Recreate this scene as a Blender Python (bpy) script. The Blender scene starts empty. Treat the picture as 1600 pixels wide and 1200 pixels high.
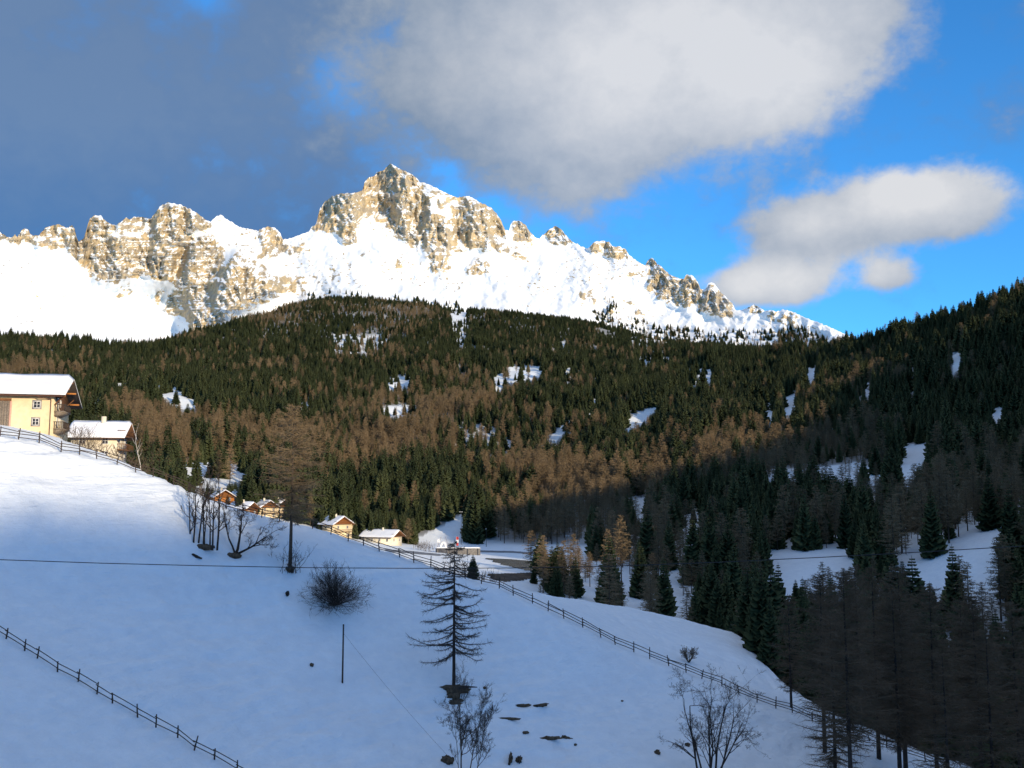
import bpy, math, random
import numpy as np

scene = bpy.context.scene
COL = scene.collection
R = math.radians

# ------------------------------------------------------------------ camera
F_PX = 1570.0                 # focal length in pixels of the 1600 px wide photograph
PITCH = R(6.54)
cam_d = bpy.data.cameras.new('camera')
cam_d.sensor_fit = 'HORIZONTAL'
cam_d.sensor_width = 36.0
cam_d.lens = 36.0 * F_PX / 1600.0
cam_d.clip_start = 0.5
cam_d.clip_end = 20000.0
cam = bpy.data.objects.new('camera', cam_d)
COL.objects.link(cam)
cam.location = (0, 0, 0)
cam.rotation_euler = (R(90) + PITCH, 0, 0)
scene.camera = cam

# ------------------------------------------------------------------ light
SUN_AZ = R(142)               # clockwise from the view direction: behind the camera, to the right
SUN_EL = R(13)
EXPOSURE = 1.28
sun_d = bpy.data.lights.new('sun', 'SUN')
sun_d.energy = 2.25
sun_d.angle = R(0.5)
sun_d.color = (1.0, 0.82, 0.57)
sun = bpy.data.objects.new('sun', sun_d)
COL.objects.link(sun)
sun.rotation_euler = (R(90) - SUN_EL, 0, math.pi - SUN_AZ)
sun.location = (300, -300, 400)

scene.view_settings.view_transform = 'Standard'
scene.view_settings.look = 'None'
scene.view_settings.gamma = 1.0
scene.view_settings.exposure = EXPOSURE
scene.view_settings.use_curve_mapping = False
scene.cycles.use_denoising = True
scene.cycles.max_bounces = 6
scene.cycles.diffuse_bounces = 4
scene.cycles.glossy_bounces = 2
scene.cycles.transparent_max_bounces = 4
scene.cycles.sample_clamp_indirect = 6.0

# ------------------------------------------------------------------ sky with clouds
world = bpy.data.worlds.new('World')
scene.world = world
world.use_nodes = True

def px_dir(px, py):
    """pixel of the 1600x1200 photograph -> azimuth (clockwise from +Y) and tan(elevation)"""
    px = np.asarray(px, float); py = np.asarray(py, float)
    xc = (px - 800.0) / F_PX; yc = (600.0 - py) / F_PX
    dx = xc
    dy = math.cos(PITCH) - yc * math.sin(PITCH)
    dz = math.sin(PITCH) + yc * math.cos(PITCH)
    return np.arctan2(dx, dy), dz / np.hypot(dx, dy)

def to_px(x, y, z):
    f = y * math.cos(PITCH) + z * math.sin(PITCH)
    u = -y * math.sin(PITCH) + z * math.cos(PITCH)
    f = np.where(f < 0.1, 0.1, f)
    return 800.0 + F_PX * x / f, 600.0 - F_PX * u / f

class NT:
    """small helper to write node graphs as expressions"""
    def __init__(self, tree):
        self.t = tree; self.n = tree.nodes; self.l = tree.links
    def node(self, typ, **kw):
        nd = self.n.new(typ)
        for k, v in kw.items(): setattr(nd, k, v)
        return nd
    def put(self, sock, v):
        if isinstance(v, bpy.types.NodeSocket): self.l.new(v, sock)
        else: sock.default_value = v
    def m(self, op, a, b=0.0, c=0.0, clamp=False):
        nd = self.node('ShaderNodeMath', operation=op, use_clamp=clamp)
        self.put(nd.inputs[0], a); self.put(nd.inputs[1], b); self.put(nd.inputs[2], c)
        return nd.outputs[0]
    def sstep(self, v, lo, hi, a=0.0, b=1.0):
        nd = self.node('ShaderNodeMapRange', interpolation_type='SMOOTHSTEP')
        self.put(nd.inputs[0], v); self.put(nd.inputs[1], lo); self.put(nd.inputs[2], hi)
        self.put(nd.inputs[3], a); self.put(nd.inputs[4], b)
        return nd.outputs[0]
    def noise(self, vec, scale, detail=4, rough=0.55, dist=0.0):
        nd = self.node('ShaderNodeTexNoise')
        self.put(nd.inputs['Vector'], vec); nd.inputs['Scale'].default_value = scale
        nd.inputs['Detail'].default_value = detail; nd.inputs['Roughness'].default_value = rough
        nd.inputs['Distortion'].default_value = dist
        return nd.outputs[0]
    def mix(self, fac, a, b):
        nd = self.node('ShaderNodeMix', data_type='RGBA')
        self.put(nd.inputs[0], fac); self.put(nd.inputs[6], a); self.put(nd.inputs[7], b)
        return nd.outputs[2]
    def scalevec(self, vec, s):
        nd = self.node('ShaderNodeVectorMath', operation='MULTIPLY')
        self.put(nd.inputs[0], vec); nd.inputs[1].default_value = s
        return nd.outputs[0]

def build_sky():
    nt = world.node_tree
    for n in list(nt.nodes): nt.nodes.remove(n)
    N = NT(nt)
    out = N.node('ShaderNodeOutputWorld'); bg = N.node('ShaderNodeBackground')
    sky = N.node('ShaderNodeTexSky', sky_type='NISHITA')
    sky.sun_disc = False
    sky.sun_elevation = SUN_EL
    sky.sun_rotation = SUN_AZ
    sky.altitude = 1600
    sky.air_density = 1.0; sky.dust_density = 0.1; sky.ozone_density = 5.0
    SK = 0.15                                   # strength of the sky
    tc = N.node('ShaderNodeTexCoord'); d = tc.outputs['Generated']
    sep = N.node('ShaderNodeSeparateXYZ'); N.put(sep.inputs[0], d)
    az = N.m('ARCTAN2', sep.outputs[0], sep.outputs[1])
    el = N.m('ARCSINE', sep.outputs[2])
    def blob(px, py, rx, ry, amp):
        a, te = px_dir(px, py)
        u = N.m('DIVIDE', N.m('SUBTRACT', az, float(a)), rx / F_PX)
        v = N.m('DIVIDE', N.m('SUBTRACT', el, float(math.atan(te))), ry / F_PX)
        q = N.m('ADD', N.m('MULTIPLY', u, u), N.m('MULTIPLY', v, v))
        return N.m('MULTIPLY', N.m('EXPONENT', N.m('MULTIPLY', q, -1.0)), amp)
    def total(lst):
        s = lst[0]
        for k in lst[1:]: s = N.m('ADD', s, k)
        return s
    n1 = N.noise(N.scalevec(d, (1, 1, 1.5)), 5.0, 8, 0.55, 0.1)
    n2 = N.noise(N.scalevec(d, (1, 1, 1.3)), 17.0, 6, 0.55, 0.1)
    n3 = N.noise(N.scalevec(d, (1, 1, 1.2)), 42.0, 6, 0.6, 0.2)
    nn = N.m('ADD', N.m('ADD', N.m('MULTIPLY', N.m('SUBTRACT', n1, 0.5), 1.7), N.m('MULTIPLY', N.m('SUBTRACT', n2, 0.5), 1.3)), N.m('MULTIPLY', N.m('SUBTRACT', n3, 0.5), 0.75))
    # cumulus masses
    cum = total([blob(880, 120, 260, 170, 1.0), blob(1090, 60, 210, 130, 1.0), blob(1310, 30, 120, 75, 0.75),
                 blob(660, 190, 260, 170, 0.55), blob(930, 240, 130, 70, 0.5), blob(1180, 160, 130, 60, 0.6),
                 blob(1000, -160, 600, 200, 0.9)])
    cum2 = total([blob(1400, 325, 150, 62, 1.35), blob(1245, 362, 100, 40, 0.85), blob(1500, 320, 80, 45, 0.6),
                  blob(1195, 446, 115, 40, 1.45), blob(1395, 432, 40, 26, 0.85)])
    # bright cloud added overhead, out of the frame, to lighten the shaded snow
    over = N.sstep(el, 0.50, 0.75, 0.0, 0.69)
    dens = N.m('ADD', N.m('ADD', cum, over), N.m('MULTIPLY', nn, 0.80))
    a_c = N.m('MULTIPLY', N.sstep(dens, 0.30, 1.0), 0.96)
    a_c = N.m('MAXIMUM', a_c, N.sstep(N.m('ADD', cum2, N.m('MULTIPLY', nn, 0.72)), 0.40, 0.92))
    # thin grey veil over the left half of the sky
    veil = N.m('ADD', N.m('MULTIPLY', N.sstep(az, 0.02, -0.20), N.sstep(az, -1.3, -0.8)), N.m('MULTIPLY', nn, 0.75))
    hole = total([blob(540, 120, 70, 60, 0.75), blob(330, -5, 45, 22, 0.6), blob(640, 60, 60, 40, 0.35)])
    a_v = N.m('MULTIPLY', N.sstep(N.m('SUBTRACT', veil, hole), -0.05, 0.95), 0.90)
    # where the sun reaches the cloud it is bright, elsewhere it is grey
    lit = total([blob(1080, 60, 330, 140, 0.95), blob(1210, 150, 120, 70, 0.45), blob(940, 200, 150, 130, 0.3),
                 blob(1440, 308, 170, 56, 1.1), blob(1405, 285, 40, 20, 0.4), blob(1200, 440, 140, 45, 1.05), blob(1250, 350, 70, 25, 0.35),
                 blob(1395, 420, 60, 30, 0.5), blob(330, -5, 45, 25, 0.4)])
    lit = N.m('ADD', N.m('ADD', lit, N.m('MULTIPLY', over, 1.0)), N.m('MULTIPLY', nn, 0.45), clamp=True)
    k = 1.0 / (2.0 ** EXPOSURE)
    def c(r, g, b): return (r * k, g * k, b * k, 1.0)
    grey = N.mix(N.sstep(el, 0.18, 0.42), c(0.20, 0.29, 0.43), c(0.22, 0.295, 0.41))
    cc = N.mix(lit, grey, c(0.72, 0.735, 0.77))
    vc = N.mix(N.m('ADD', N.sstep(el, 0.16, 0.40), N.m('MULTIPLY', nn, 0.6), clamp=True), c(0.066, 0.150, 0.335), c(0.150, 0.225, 0.360))
    skc = N.node('ShaderNodeVectorMath', operation='SCALE'); N.put(skc.inputs[0], sky.outputs[0]); skc.inputs['Scale'].default_value = SK
    tint = N.scalevec(skc.outputs[0], (0.310, 0.640, 0.735))
    col = N.mix(a_v, tint, vc)
    col = N.mix(a_c, col, cc)
    N.put(bg.inputs[0], col); bg.inputs[1].default_value = 1.0
    nt.links.new(bg.outputs[0], out.inputs[0])
build_sky()

# ------------------------------------------------------------------ noise
def _hash(ix, iy, seed):
    h = (ix.astype(np.int64) * 374761393 + iy.astype(np.int64) * 668265263 + seed * 1442695041) & 0xFFFFFFFF
    h = ((h ^ (h >> 13)) * 1274126177) & 0xFFFFFFFF
    return (h ^ (h >> 16)) & 0xFFFFFFFF
def pn(x, y, seed=0):
    x = np.asarray(x, float); y = np.asarray(y, float)
    xi = np.floor(x); yi = np.floor(y); xf = x - xi; yf = y - yi
    u = xf * xf * xf * (xf * (xf * 6 - 15) + 10); v = yf * yf * yf * (yf * (yf * 6 - 15) + 10)
    def g(ox, oy):
        a = _hash(xi + ox, yi + oy, seed) * (2 * math.pi / 4294967296.0)
        return np.cos(a) * (xf - ox) + np.sin(a) * (yf - oy)
    a = g(0, 0) * (1 - u) + g(1, 0) * u
    b = g(0, 1) * (1 - u) + g(1, 1) * u
    return (a * (1 - v) + b * v) * 1.5
def fbm(x, y, oct=4, seed=0, gain=0.5):
    s = 0; a = 1.0; f = 1.0
    for k in range(oct):
        s = s + a * pn(x * f + 17.3 * k, y * f - 9.1 * k, seed + k); a *= gain; f *= 2.03
    return s
def sst(x, lo, hi):
    t = np.clip((x - lo) / (hi - lo), 0, 1); return t * t * (3 - 2 * t)
def gsm(a, sig):
    """gaussian blur along axis 0"""
    n = int(3 * sig) + 1
    k = np.exp(-0.5 * (np.arange(-n, n + 1) / sig) ** 2); k /= k.sum()
    p = np.concatenate([np.repeat(a[:1], n, 0), a, np.repeat(a[-1:], n, 0)], 0)
    out = np.zeros_like(a)
    for i, w in enumerate(k): out += w * p[i:i + len(a)]
    return out
def inpoly(px, py, poly):
    c = np.zeros(np.shape(px), bool); n = len(poly)
    for i in range(n):
        x1, y1 = poly[i]; x2, y2 = poly[(i + 1) % n]
        if y1 == y2: continue
        cond = ((y1 > py) != (y2 > py)) & (px < (x2 - x1) * (py - y1) / (y2 - y1) + x1)
        c ^= cond
    return c

# ------------------------------------------------------------------ materials
MATS = {}
def material(name, build):
    m = bpy.data.materials.new(name); m.use_nodes = True
    nt = m.node_tree
    for n in list(nt.nodes): nt.nodes.remove(n)
    N = NT(nt)
    out = N.node('ShaderNodeOutputMaterial'); b = N.node('ShaderNodeBsdfPrincipled')
    nt.links.new(b.outputs[0], out.inputs[0])
    build(N, b)
    MATS[name] = m
    return m
def plain(name, col, rough=0.75, var=0.25, scale=3.0, bump=0.0, spec=0.2):
    def f(N, b):
        tc = N.node('ShaderNodeTexCoord')
        n = N.noise(tc.outputs['Object'], scale, 5, 0.6)
        lo = tuple(c * (1 - var) for c in col) + (1,); hi = tuple(min(1, c * (1 + var)) for c in col) + (1,)
        N.put(b.inputs['Base Color'], N.mix(N.sstep(n, 0.3, 0.7), lo, hi))
        b.inputs['Roughness'].default_value = rough
        b.inputs['Specular IOR Level'].default_value = spec
        if bump:
            bp = N.node('ShaderNodeBump'); bp.inputs['Strength'].default_value = bump; bp.inputs['Distance'].default_value = 0.05
            N.put(bp.inputs['Height'], n); N.put(b.inputs['Normal'], bp.outputs[0])
    return material(name, f)
def per_tree(name, c1, c2, rough=0.85, trans=0.0):
    """colour that differs from tree to tree (random per object or instance)"""
    def f(N, b):
        oi = N.node('ShaderNodeObjectInfo'); tc = N.node('ShaderNodeTexCoord')
        n = N.noise(tc.outputs['Object'], 0.9, 3, 0.6)
        fac = N.m('ADD', N.m('MULTIPLY', oi.outputs['Random'], 0.7), N.m('MULTIPLY', n, 0.45), clamp=True)
        N.put(b.inputs['Base Color'], N.mix(fac, c1 + (1,), c2 + (1,)))
        b.inputs['Roughness'].default_value = rough
        b.inputs['Specular IOR Level'].default_value = 0.1
    return material(name, f)

def snow_mat(N, b):
    tc = N.node('ShaderNodeTexCoord'); P = tc.outputs['Object']
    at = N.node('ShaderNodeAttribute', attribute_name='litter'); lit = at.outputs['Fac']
    n = N.noise(P, 0.6, 6, 0.6)
    n2 = N.noise(P, 4.0, 5, 0.65)
    old = N.noise(P, 0.12, 5, 0.62)
    base = N.mix(N.sstep(n, 0.3, 0.7), (0.79, 0.84, 0.88, 1), (0.86, 0.90, 0.925, 1))
    base = N.mix(N.sstep(old, 0.48, 0.66, 0.0, 0.25), base, (0.70, 0.73, 0.77, 1))
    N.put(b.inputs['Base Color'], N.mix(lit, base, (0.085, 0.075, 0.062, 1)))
    b.inputs['Roughness'].default_value = 0.7
    b.inputs['Specular IOR Level'].default_value = 0.25
    n4 = N.noise(N.scalevec(P, (0.35, 0.35, 2.4)), 1.1, 5, 0.6)
    h = N.m('ADD', N.m('ADD', N.m('MULTIPLY', n, 0.8), N.m('MULTIPLY', n2, 0.25)), N.m('MULTIPLY', n4, 0.7))
    bp = N.node('ShaderNodeBump'); bp.inputs['Strength'].default_value = 0.9; bp.inputs['Distance'].default_value = 0.34
    N.put(bp.inputs['Height'], h); N.put(b.inputs['Normal'], bp.outputs[0])
material('snow', snow_mat)

def mountain_mat(N, b):
    tc = N.node('ShaderNodeTexCoord'); P = tc.outputs['Object']
    at = N.node('ShaderNodeAttribute', attribute_name='rock'); rk = at.outputs['Fac']
    n = N.noise(N.scalevec(P, (1, 1, 0.25)), 0.05, 6, 0.65)
    s = N.noise(N.scalevec(P, (0.15, 0.15, 1)), 0.09, 5, 0.6)
    fine = N.noise(P, 0.16, 5, 0.7)
    ochre = N.mix(N.sstep(n, 0.35, 0.68), (0.37, 0.285, 0.17, 1), (0.62, 0.485, 0.30, 1))
    grey = N.mix(N.sstep(fine, 0.3, 0.7), (0.25, 0.215, 0.175, 1), (0.48, 0.41, 0.315, 1))
    rock = N.mix(N.sstep(s, 0.42, 0.62), ochre, grey)
    f = N.m('ADD', rk, N.m('MULTIPLY', N.m('SUBTRACT', fine, 0.5), 0.75))
    f = N.sstep(f, 0.42, 0.58)
    N.put(b.inputs['Base Color'], N.mix(f, (0.84, 0.855, 0.875, 1), rock))
    b.inputs['Roughness'].default_value = 0.85
    b.inputs['Specular IOR Level'].default_value = 0.15
    bp = N.node('ShaderNodeBump'); bp.inputs['Distance'].default_value = 6.0
    N.put(bp.inputs['Strength'], N.m('MULTIPLY', f, 0.75))
    N.put(bp.inputs['Height'], N.m('ADD', n, N.m('MULTIPLY', fine, 0.5))); N.put(b.inputs['Normal'], bp.outputs[0])
material('mountain', mountain_mat)

# ------------------------------------------------------------------ mesh helpers
def mesh_np(name, V, Fq, mat, smooth=False):
    V = np.asarray(V, np.float32); Fq = np.asarray(Fq, np.int32)
    me = bpy.data.meshes.new(name)
    nv, nf, k = len(V), len(Fq), Fq.shape[1]
    me.vertices.add(nv); me.vertices.foreach_set('co', V.ravel())
    me.loops.add(nf * k); me.loops.foreach_set('vertex_index', Fq.ravel())
    me.polygons.add(nf)
    me.polygons.foreach_set('loop_start', np.arange(nf, dtype=np.int32) * k)
    if smooth: me.polygons.foreach_set('use_smooth', np.ones(nf, bool))
    me.update(calc_edges=True)
    if mat: me.materials.append(MATS[mat])
    return me
def link(name, data, parent=None, loc=None, rz=None):
    o = bpy.data.objects.new(name, data); COL.objects.link(o)
    if parent: o.parent = parent
    if loc is not None: o.location = loc
    if rz is not None: o.rotation_euler = (0, 0, rz)
    return o
def tag(o, label=None, cat=None, group=None, kind=None):
    if label: o['label'] = label
    if cat: o['category'] = cat
    if group: o['group'] = group
    if kind: o['kind'] = kind
    return o
def grid_faces(nu, nv):
    a = np.arange(nu - 1)[:, None] * nv + np.arange(nv - 1)[None, :]
    return np.stack([a, a + nv, a + nv + 1, a + 1], -1).reshape(-1, 4)
def set_attr(me, name, vals):
    at = me.attributes.new(name, 'FLOAT', 'POINT'); at.data.foreach_set('value', np.asarray(vals, np.float32).ravel())

# ------------------------------------------------------------------ terrain
# Feature lines of the land, near to far. Each is a list of (px, py, distance) read off the photograph,
# completed outside the frame by the shape of the valley (azimuth, distance, height).
def Lp(*pts): return [px_dir(p[0], p[1]) + (p[2],) for p in pts]
def Lz(*pts):  # (px, r, z)
    out = []
    for px, r, z in pts:
        a, _ = px_dir(px, 780); out.append((a, z / r, r))
    return out
FENCE_PX = [(-120, 655), (0, 679), (50, 692), (125, 712), (187, 728), (230, 741), (275, 758), (312, 777), (365, 797), (415, 808),
            (455, 818), (490, 827), (550, 848), (570, 854), (610, 867), (652, 880), (690, 892), (729, 904), (780, 920),
            (825, 940), (876, 963), (905, 977), (950, 1001), (987, 1018), (1054, 1044), (1135, 1077), (1195, 1100),
            (1250, 1120), (1330, 1146), (1400, 1170), (1480, 1204), (1560, 1240)]
LINES = [
    Lz((-300, 60, -28), (0, 60, -29), (800, 60, -33), (1600, 60, -40)),
    Lp((-300, 1200, 80), (0, 1200, 85), (400, 1200, 95), (800, 1200, 105), (1100, 1200, 112), (1300, 1225, 115), (1600, 1330, 118)),
    Lp((-300, 890, 111), (0, 930, 113), (400, 985, 118), (800, 1055, 122), (1100, 1120, 126), (1300, 1180, 128), (1600, 1300, 128)),
    Lp(*[(x, y, 138) for x, y in FENCE_PX], (1800, 1330, 135)),
    Lp((-300, 620, 175), (-100, 648, 172), (0, 666, 166), (75, 679, 163), (125, 701, 158), (187, 723, 150), (230, 739, 144), (312, 776, 141), (415, 807.5, 141),
       (490, 826, 141), (570, 853, 141), (652, 879, 141), (700, 893, 143), (740, 903, 150), (790, 926, 180), (825, 936, 205), (905, 940, 226),
       (987, 950, 230), (1060, 967, 226), (1120, 982, 220), (1158, 992, 214), (1210, 1060, 170), (1250, 1092, 155),
       (1330, 1132, 146), (1480, 1196, 141), (1800, 1325, 140)),
    Lz((-300, 205, 6), (0, 200, 0), (300, 185, -8), (500, 185, -17), (650, 185, -22), (760, 205, -25), (900, 252, -32), (1060, 252, -37),
       (1160, 240, -40), (1300, 190, -43), (1600, 175, -46), (1800, 175, -46)),
    Lz((-300, 300, 2), (0, 300, -6), (400, 300, -14), (600, 300, -19), (700, 300, -22), (800, 295, -23.5), (1000, 290, -31), (1200, 270, -37),
       (1400, 240, -41), (1600, 225, -42), (1800, 220, -40)),
    Lp((-300, 770, 450), (0, 785, 450), (340, 797, 430), (440, 812, 430), (520, 838, 430), (600, 852, 440), (660, 852, 460), (700, 852, 480),
       (800, 852, 490), (900, 852, 450), (1000, 868, 390), (1200, 872, 345), (1400, 876, 330), (1500, 855, 320), (1600, 840, 315), (1800, 800, 310)),
    Lp((-300, 705, 620), (0, 715, 620), (200, 712, 620), (400, 740, 620), (600, 752, 640), (800, 770, 640), (1000, 780, 560), (1200, 780, 480),
       (1400, 785, 450), (1600, 765, 430), (1800, 720, 420)),
    Lp((-300, 630, 950), (0, 630, 950), (200, 630, 950), (400, 640, 950), (600, 640, 1000), (800, 650, 950), (1000, 660, 850), (1200, 690, 700),
       (1400, 695, 620), (1600, 665, 600), (1800, 610, 570)),
    Lp((-300, 570, 1350), (0, 572, 1300), (200, 576, 1300), (400, 550, 1450), (550, 520, 1600), (800, 545, 1500), (1000, 575, 1350), (1200, 615, 1000),
       (1400, 595, 850), (1600, 550, 800), (1800, 500, 740)),
    Lp((-300, 540, 1650), (0, 540, 1600), (130, 548, 1600), (250, 551, 1600), (300, 535, 1700), (400, 499, 1850), (500, 474, 1950), (560, 471, 1950),
       (650, 481, 1950), (690, 488, 1950), (718, 503, 1950), (740, 489, 1950), (850, 505, 1950), (930, 518, 1950), (1000, 538, 1950), (1100, 556, 1900),
       (1200, 568, 1750), (1300, 562, 1400), (1350, 557, 1180), (1400, 537, 1120), (1450, 512, 1090), (1500, 489, 1060), (1550, 474, 1030),
       (1600, 468, 1000), (1800, 430, 900)),
]
RIDGE_OFF = [(42, 720, 160), (50, 560, 122), (60, 345, 90), (75, 330, 104), (88, 400, 98), (100, 800, 172), (115, 960, 216), (135, 1000, 235.5), (155, 1000, 222), (180, 900, 160),
             (-150, 800, 100), (-110, 1000, 110), (-75, 1300, 150), (-52, 1500, 180)]
NL = len(LINES)
az_t = np.concatenate([np.arange(-180, -34, 1.5), np.arange(-34, 34, 0.1), np.arange(34, 180.01, 1.5)]) * math.pi / 180
TR = np.zeros((NL + 2, len(az_t))); TZ = np.zeros_like(TR)
az_u = np.arange(-180, 180, 0.1) * math.pi / 180
for k, line in enumerate(LINES):
    pts = [(float(a), float(te * r), float(r)) for a, te, r in line]
    for azd, rr, zr in RIDGE_OFF:
        t = k / (NL - 1.0)
        r_ = 60 * (rr / 60.0) ** t
        z_ = -32 + (zr + 32) * ((r_ - 60) / (rr - 60)) ** 1.15
        pts.append((R(azd), z_, r_))
    pts.sort()
    A = np.array(pts)
    A = np.concatenate([A[-3:] - [[2 * math.pi, 0, 0]], A, A[:3] + [[2 * math.pi, 0, 0]]])
    z = np.interp(az_u, A[:, 0], A[:, 1]); r = np.interp(az_u, A[:, 0], A[:, 2])
    sg = 4 if k < 5 else 12
    z = gsm(z, sg); r = gsm(r, sg)
    TR[k] = np.interp(az_t, az_u, r); TZ[k] = np.interp(az_t, az_u, z)
TR[NL] = TR[NL - 1] * 1.10 + 30; TZ[NL] = TZ[NL - 1] - 22
TR[NL + 1] = TR[NL - 1] * 1.35 + 120; TZ[NL + 1] = TZ[NL - 1] - 110
TR = np.concatenate([np.full((1, len(az_t)), 2.0), np.full((1, len(az_t)), 25.0), TR]); TZ = np.concatenate([np.full((1, len(az_t)), -8.0), np.full((1, len(az_t)), -16.0), TZ])

r_t = np.concatenate([np.geomspace(2.5, 76, 40)[:-1], np.arange(76, 236, 0.5), np.geomspace(236, 2700, 260)])
def pchip(xk, yk, x):
    h = np.diff(xk); d = np.diff(yk) / h
    m = np.zeros(len(xk))
    w1 = 2 * h[1:] + h[:-1]; w2 = h[1:] + 2 * h[:-1]
    ok = (d[1:] * d[:-1]) > 0
    with np.errstate(divide='ignore', invalid='ignore'):
        m[1:-1] = np.where(ok, (w1 + w2) / (w1 / d[:-1] + w2 / d[1:]), 0)
    m[0] = d[0]; m[-1] = d[-1]
    i = np.clip(np.searchsorted(xk, x) - 1, 0, len(h) - 1)
    t = np.clip((x - xk[i]) / h[i], 0, 1); t2 = t * t; t3 = t2 * t
    return (2 * t3 - 3 * t2 + 1) * yk[i] + (t3 - 2 * t2 + t) * h[i] * m[i] + (-2 * t3 + 3 * t2) * yk[i + 1] + (t3 - t2) * h[i] * m[i + 1]
ZT = np.zeros((len(az_t), len(r_t)))
for i in range(len(az_t)):
    ZT[i] = pchip(TR[:, i], TZ[:, i], r_t)
XX = np.sin(az_t)[:, None] * r_t[None]; YY = np.cos(az_t)[:, None] * r_t[None]
RR = np.broadcast_to(r_t[None], XX.shape)
# relief: soft drifts and contour-parallel ripples on the meadow, knolls and gullies in the woods
near = sst(RR, 50, 80) * (1 - sst(RR, 230, 320))
ZT += near * (0.26 * fbm(XX / 9, YY / 9, 4, 3) + 0.34 * fbm(XX / 6.5 + YY * 0.05, (ZT * 1.0) / 0.9, 4, 5) * sst(fbm(XX / 30, YY / 30, 2, 8), -0.35, 0.3)
              + 0.05 * fbm(XX / 1.3, YY / 1.3, 2, 9) + 0.10 * fbm(XX / 3.2, ZT / 0.42, 3, 6) * sst(fbm(XX / 22, YY / 22, 2, 18), -0.2, 0.35))
far = sst(RR, 480, 800) * (1 - 0.7 * sst(RR, 1500, 1900)) * (1 - sst(np.broadcast_to(az_t[:, None], XX.shape), R(75), R(90)))
ZT += far * (11 * fbm(XX / 170, YY / 170, 3, 11) + 2.5 * fbm(XX / 45, YY / 45, 3, 15))
# the bare cone of the ski run above the village
cx, cy = (lambda a, r: (math.sin(a) * r, math.cos(a) * r))(float(px_dir(735, 800)[0]), 520)
ZT += 11.0 * np.exp(-(((XX - cx) / 22) ** 2 + ((YY - cy) / 24) ** 2))
LR_T = np.log(r_t)
def hz(x, y):
    """height of the land at x, y"""
    x = np.asarray(x, float); y = np.asarray(y, float)
    a = np.arctan2(x, y); r = np.clip(np.hypot(x, y), r_t[0], r_t[-1] * 0.999)
    i = np.clip(np.searchsorted(az_t, a) - 1, 0, len(az_t) - 2); j = np.clip(np.searchsorted(r_t, r) - 1, 0, len(r_t) - 2)
    fa = (a - az_t[i]) / (az_t[i + 1] - az_t[i]); fr = (r - r_t[j]) / (r_t[j + 1] - r_t[j])
    return (ZT[i, j] * (1 - fr) + ZT[i, j + 1] * fr) * (1 - fa) + (ZT[i + 1, j] * (1 - fr) + ZT[i + 1, j + 1] * fr) * fa
def polar(px, r, py=780.0):
    a = float(px_dir(px, py)[0]); return math.sin(a) * r, math.cos(a) * r
def on_ground(px, py, rmin=60.0, rmax=2300.0):
    """first point of the land seen through a pixel"""
    a, te = px_dir(px, py); a = float(a); te = float(te)
    rr = np.arange(rmin, rmax, 0.25)
    z = hz(np.sin(a) * rr, np.cos(a) * rr)
    hit = np.nonzero(z >= te * rr)[0]
    r = rr[hit[0]] if len(hit) else rr[np.argmax(z / rr - te)]
    return np.array([math.sin(a) * r, math.cos(a) * r, float(hz(math.sin(a) * r, math.cos(a) * r))])
# ------------------------------------------------------------------ the rock massif
SKYL = [(-260, 330), (-180, 345), (-120, 338), (-60, 356), (0, 362), (10, 370), (20, 371), (23, 364), (27, 372), (33, 360), (38, 357), (45, 359), (47, 367), (62, 368), (66, 361), (70, 356), (80, 353),
        (92, 350), (103, 356), (108, 355), (112, 352), (117, 358), (120, 372), (124, 378), (131, 372), (135, 358), (141, 340), (150, 336), (158, 337),
        (163, 343), (172, 350), (180, 352), (190, 346), (197, 340), (203, 343), (210, 338), (225, 340), (235, 342), (243, 332), (250, 322), (262, 316),
        (272, 318), (283, 320), (296, 326), (310, 334), (322, 344), (330, 346), (338, 338), (345, 335), (352, 341), (362, 347), (375, 355), (390, 358),
        (403, 360), (412, 356), (420, 354), (430, 356), (438, 364), (441, 373), (450, 374), (465, 368), (482, 362), (487, 355), (494, 350), (497, 338),
        (500, 325), (508, 315), (520, 306), (535, 302), (548, 302), (560, 300), (567, 297), (570, 283), (575, 278), (585, 275), (590, 268), (600, 266),
        (605, 260), (609, 255), (615, 258), (625, 264), (637, 269), (648, 275), (655, 284), (668, 287), (678, 292), (690, 298), (705, 305), (715, 309),
        (728, 306), (737, 308), (750, 316), (765, 323), (775, 332), (783, 345), (790, 360), (795, 361), (798, 350), (802, 345), (812, 345), (820, 350),
        (828, 362), (835, 370), (842, 373), (848, 368), (855, 361), (865, 354), (872, 354), (880, 362), (888, 372), (895, 378), (905, 383), (915, 388),
        (922, 386), (928, 378), (940, 376), (952, 378), (957, 385), (968, 385), (977, 389), (983, 398), (995, 408), (1008, 415), (1013, 405), (1020, 403),
        (1027, 412), (1035, 418), (1045, 428), (1058, 434), (1068, 436), (1073, 429), (1082, 430), (1090, 440), (1095, 452), (1103, 452), (1107, 441),
        (1115, 442), (1125, 455), (1135, 465), (1145, 475), (1150, 485), (1160, 484), (1170, 480), (1178, 476), (1187, 480), (1195, 486), (1203, 484),
        (1213, 487), (1222, 484), (1230, 484), (1240, 488), (1260, 497), (1290, 508), (1320, 522), (1345, 533), (1357, 538), (1420, 566), (1560, 640)]
BASE = [(-260, 560), (0, 560), (120, 565), (250, 570), (310, 552), (400, 520), (500, 495), (600, 495), (690, 508), (720, 525), (760, 508), (850, 524),
        (930, 545), (1000, 575), (1100, 595), (1200, 600), (1300, 590), (1360, 585), (1450, 620), (1560, 660)]
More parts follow.
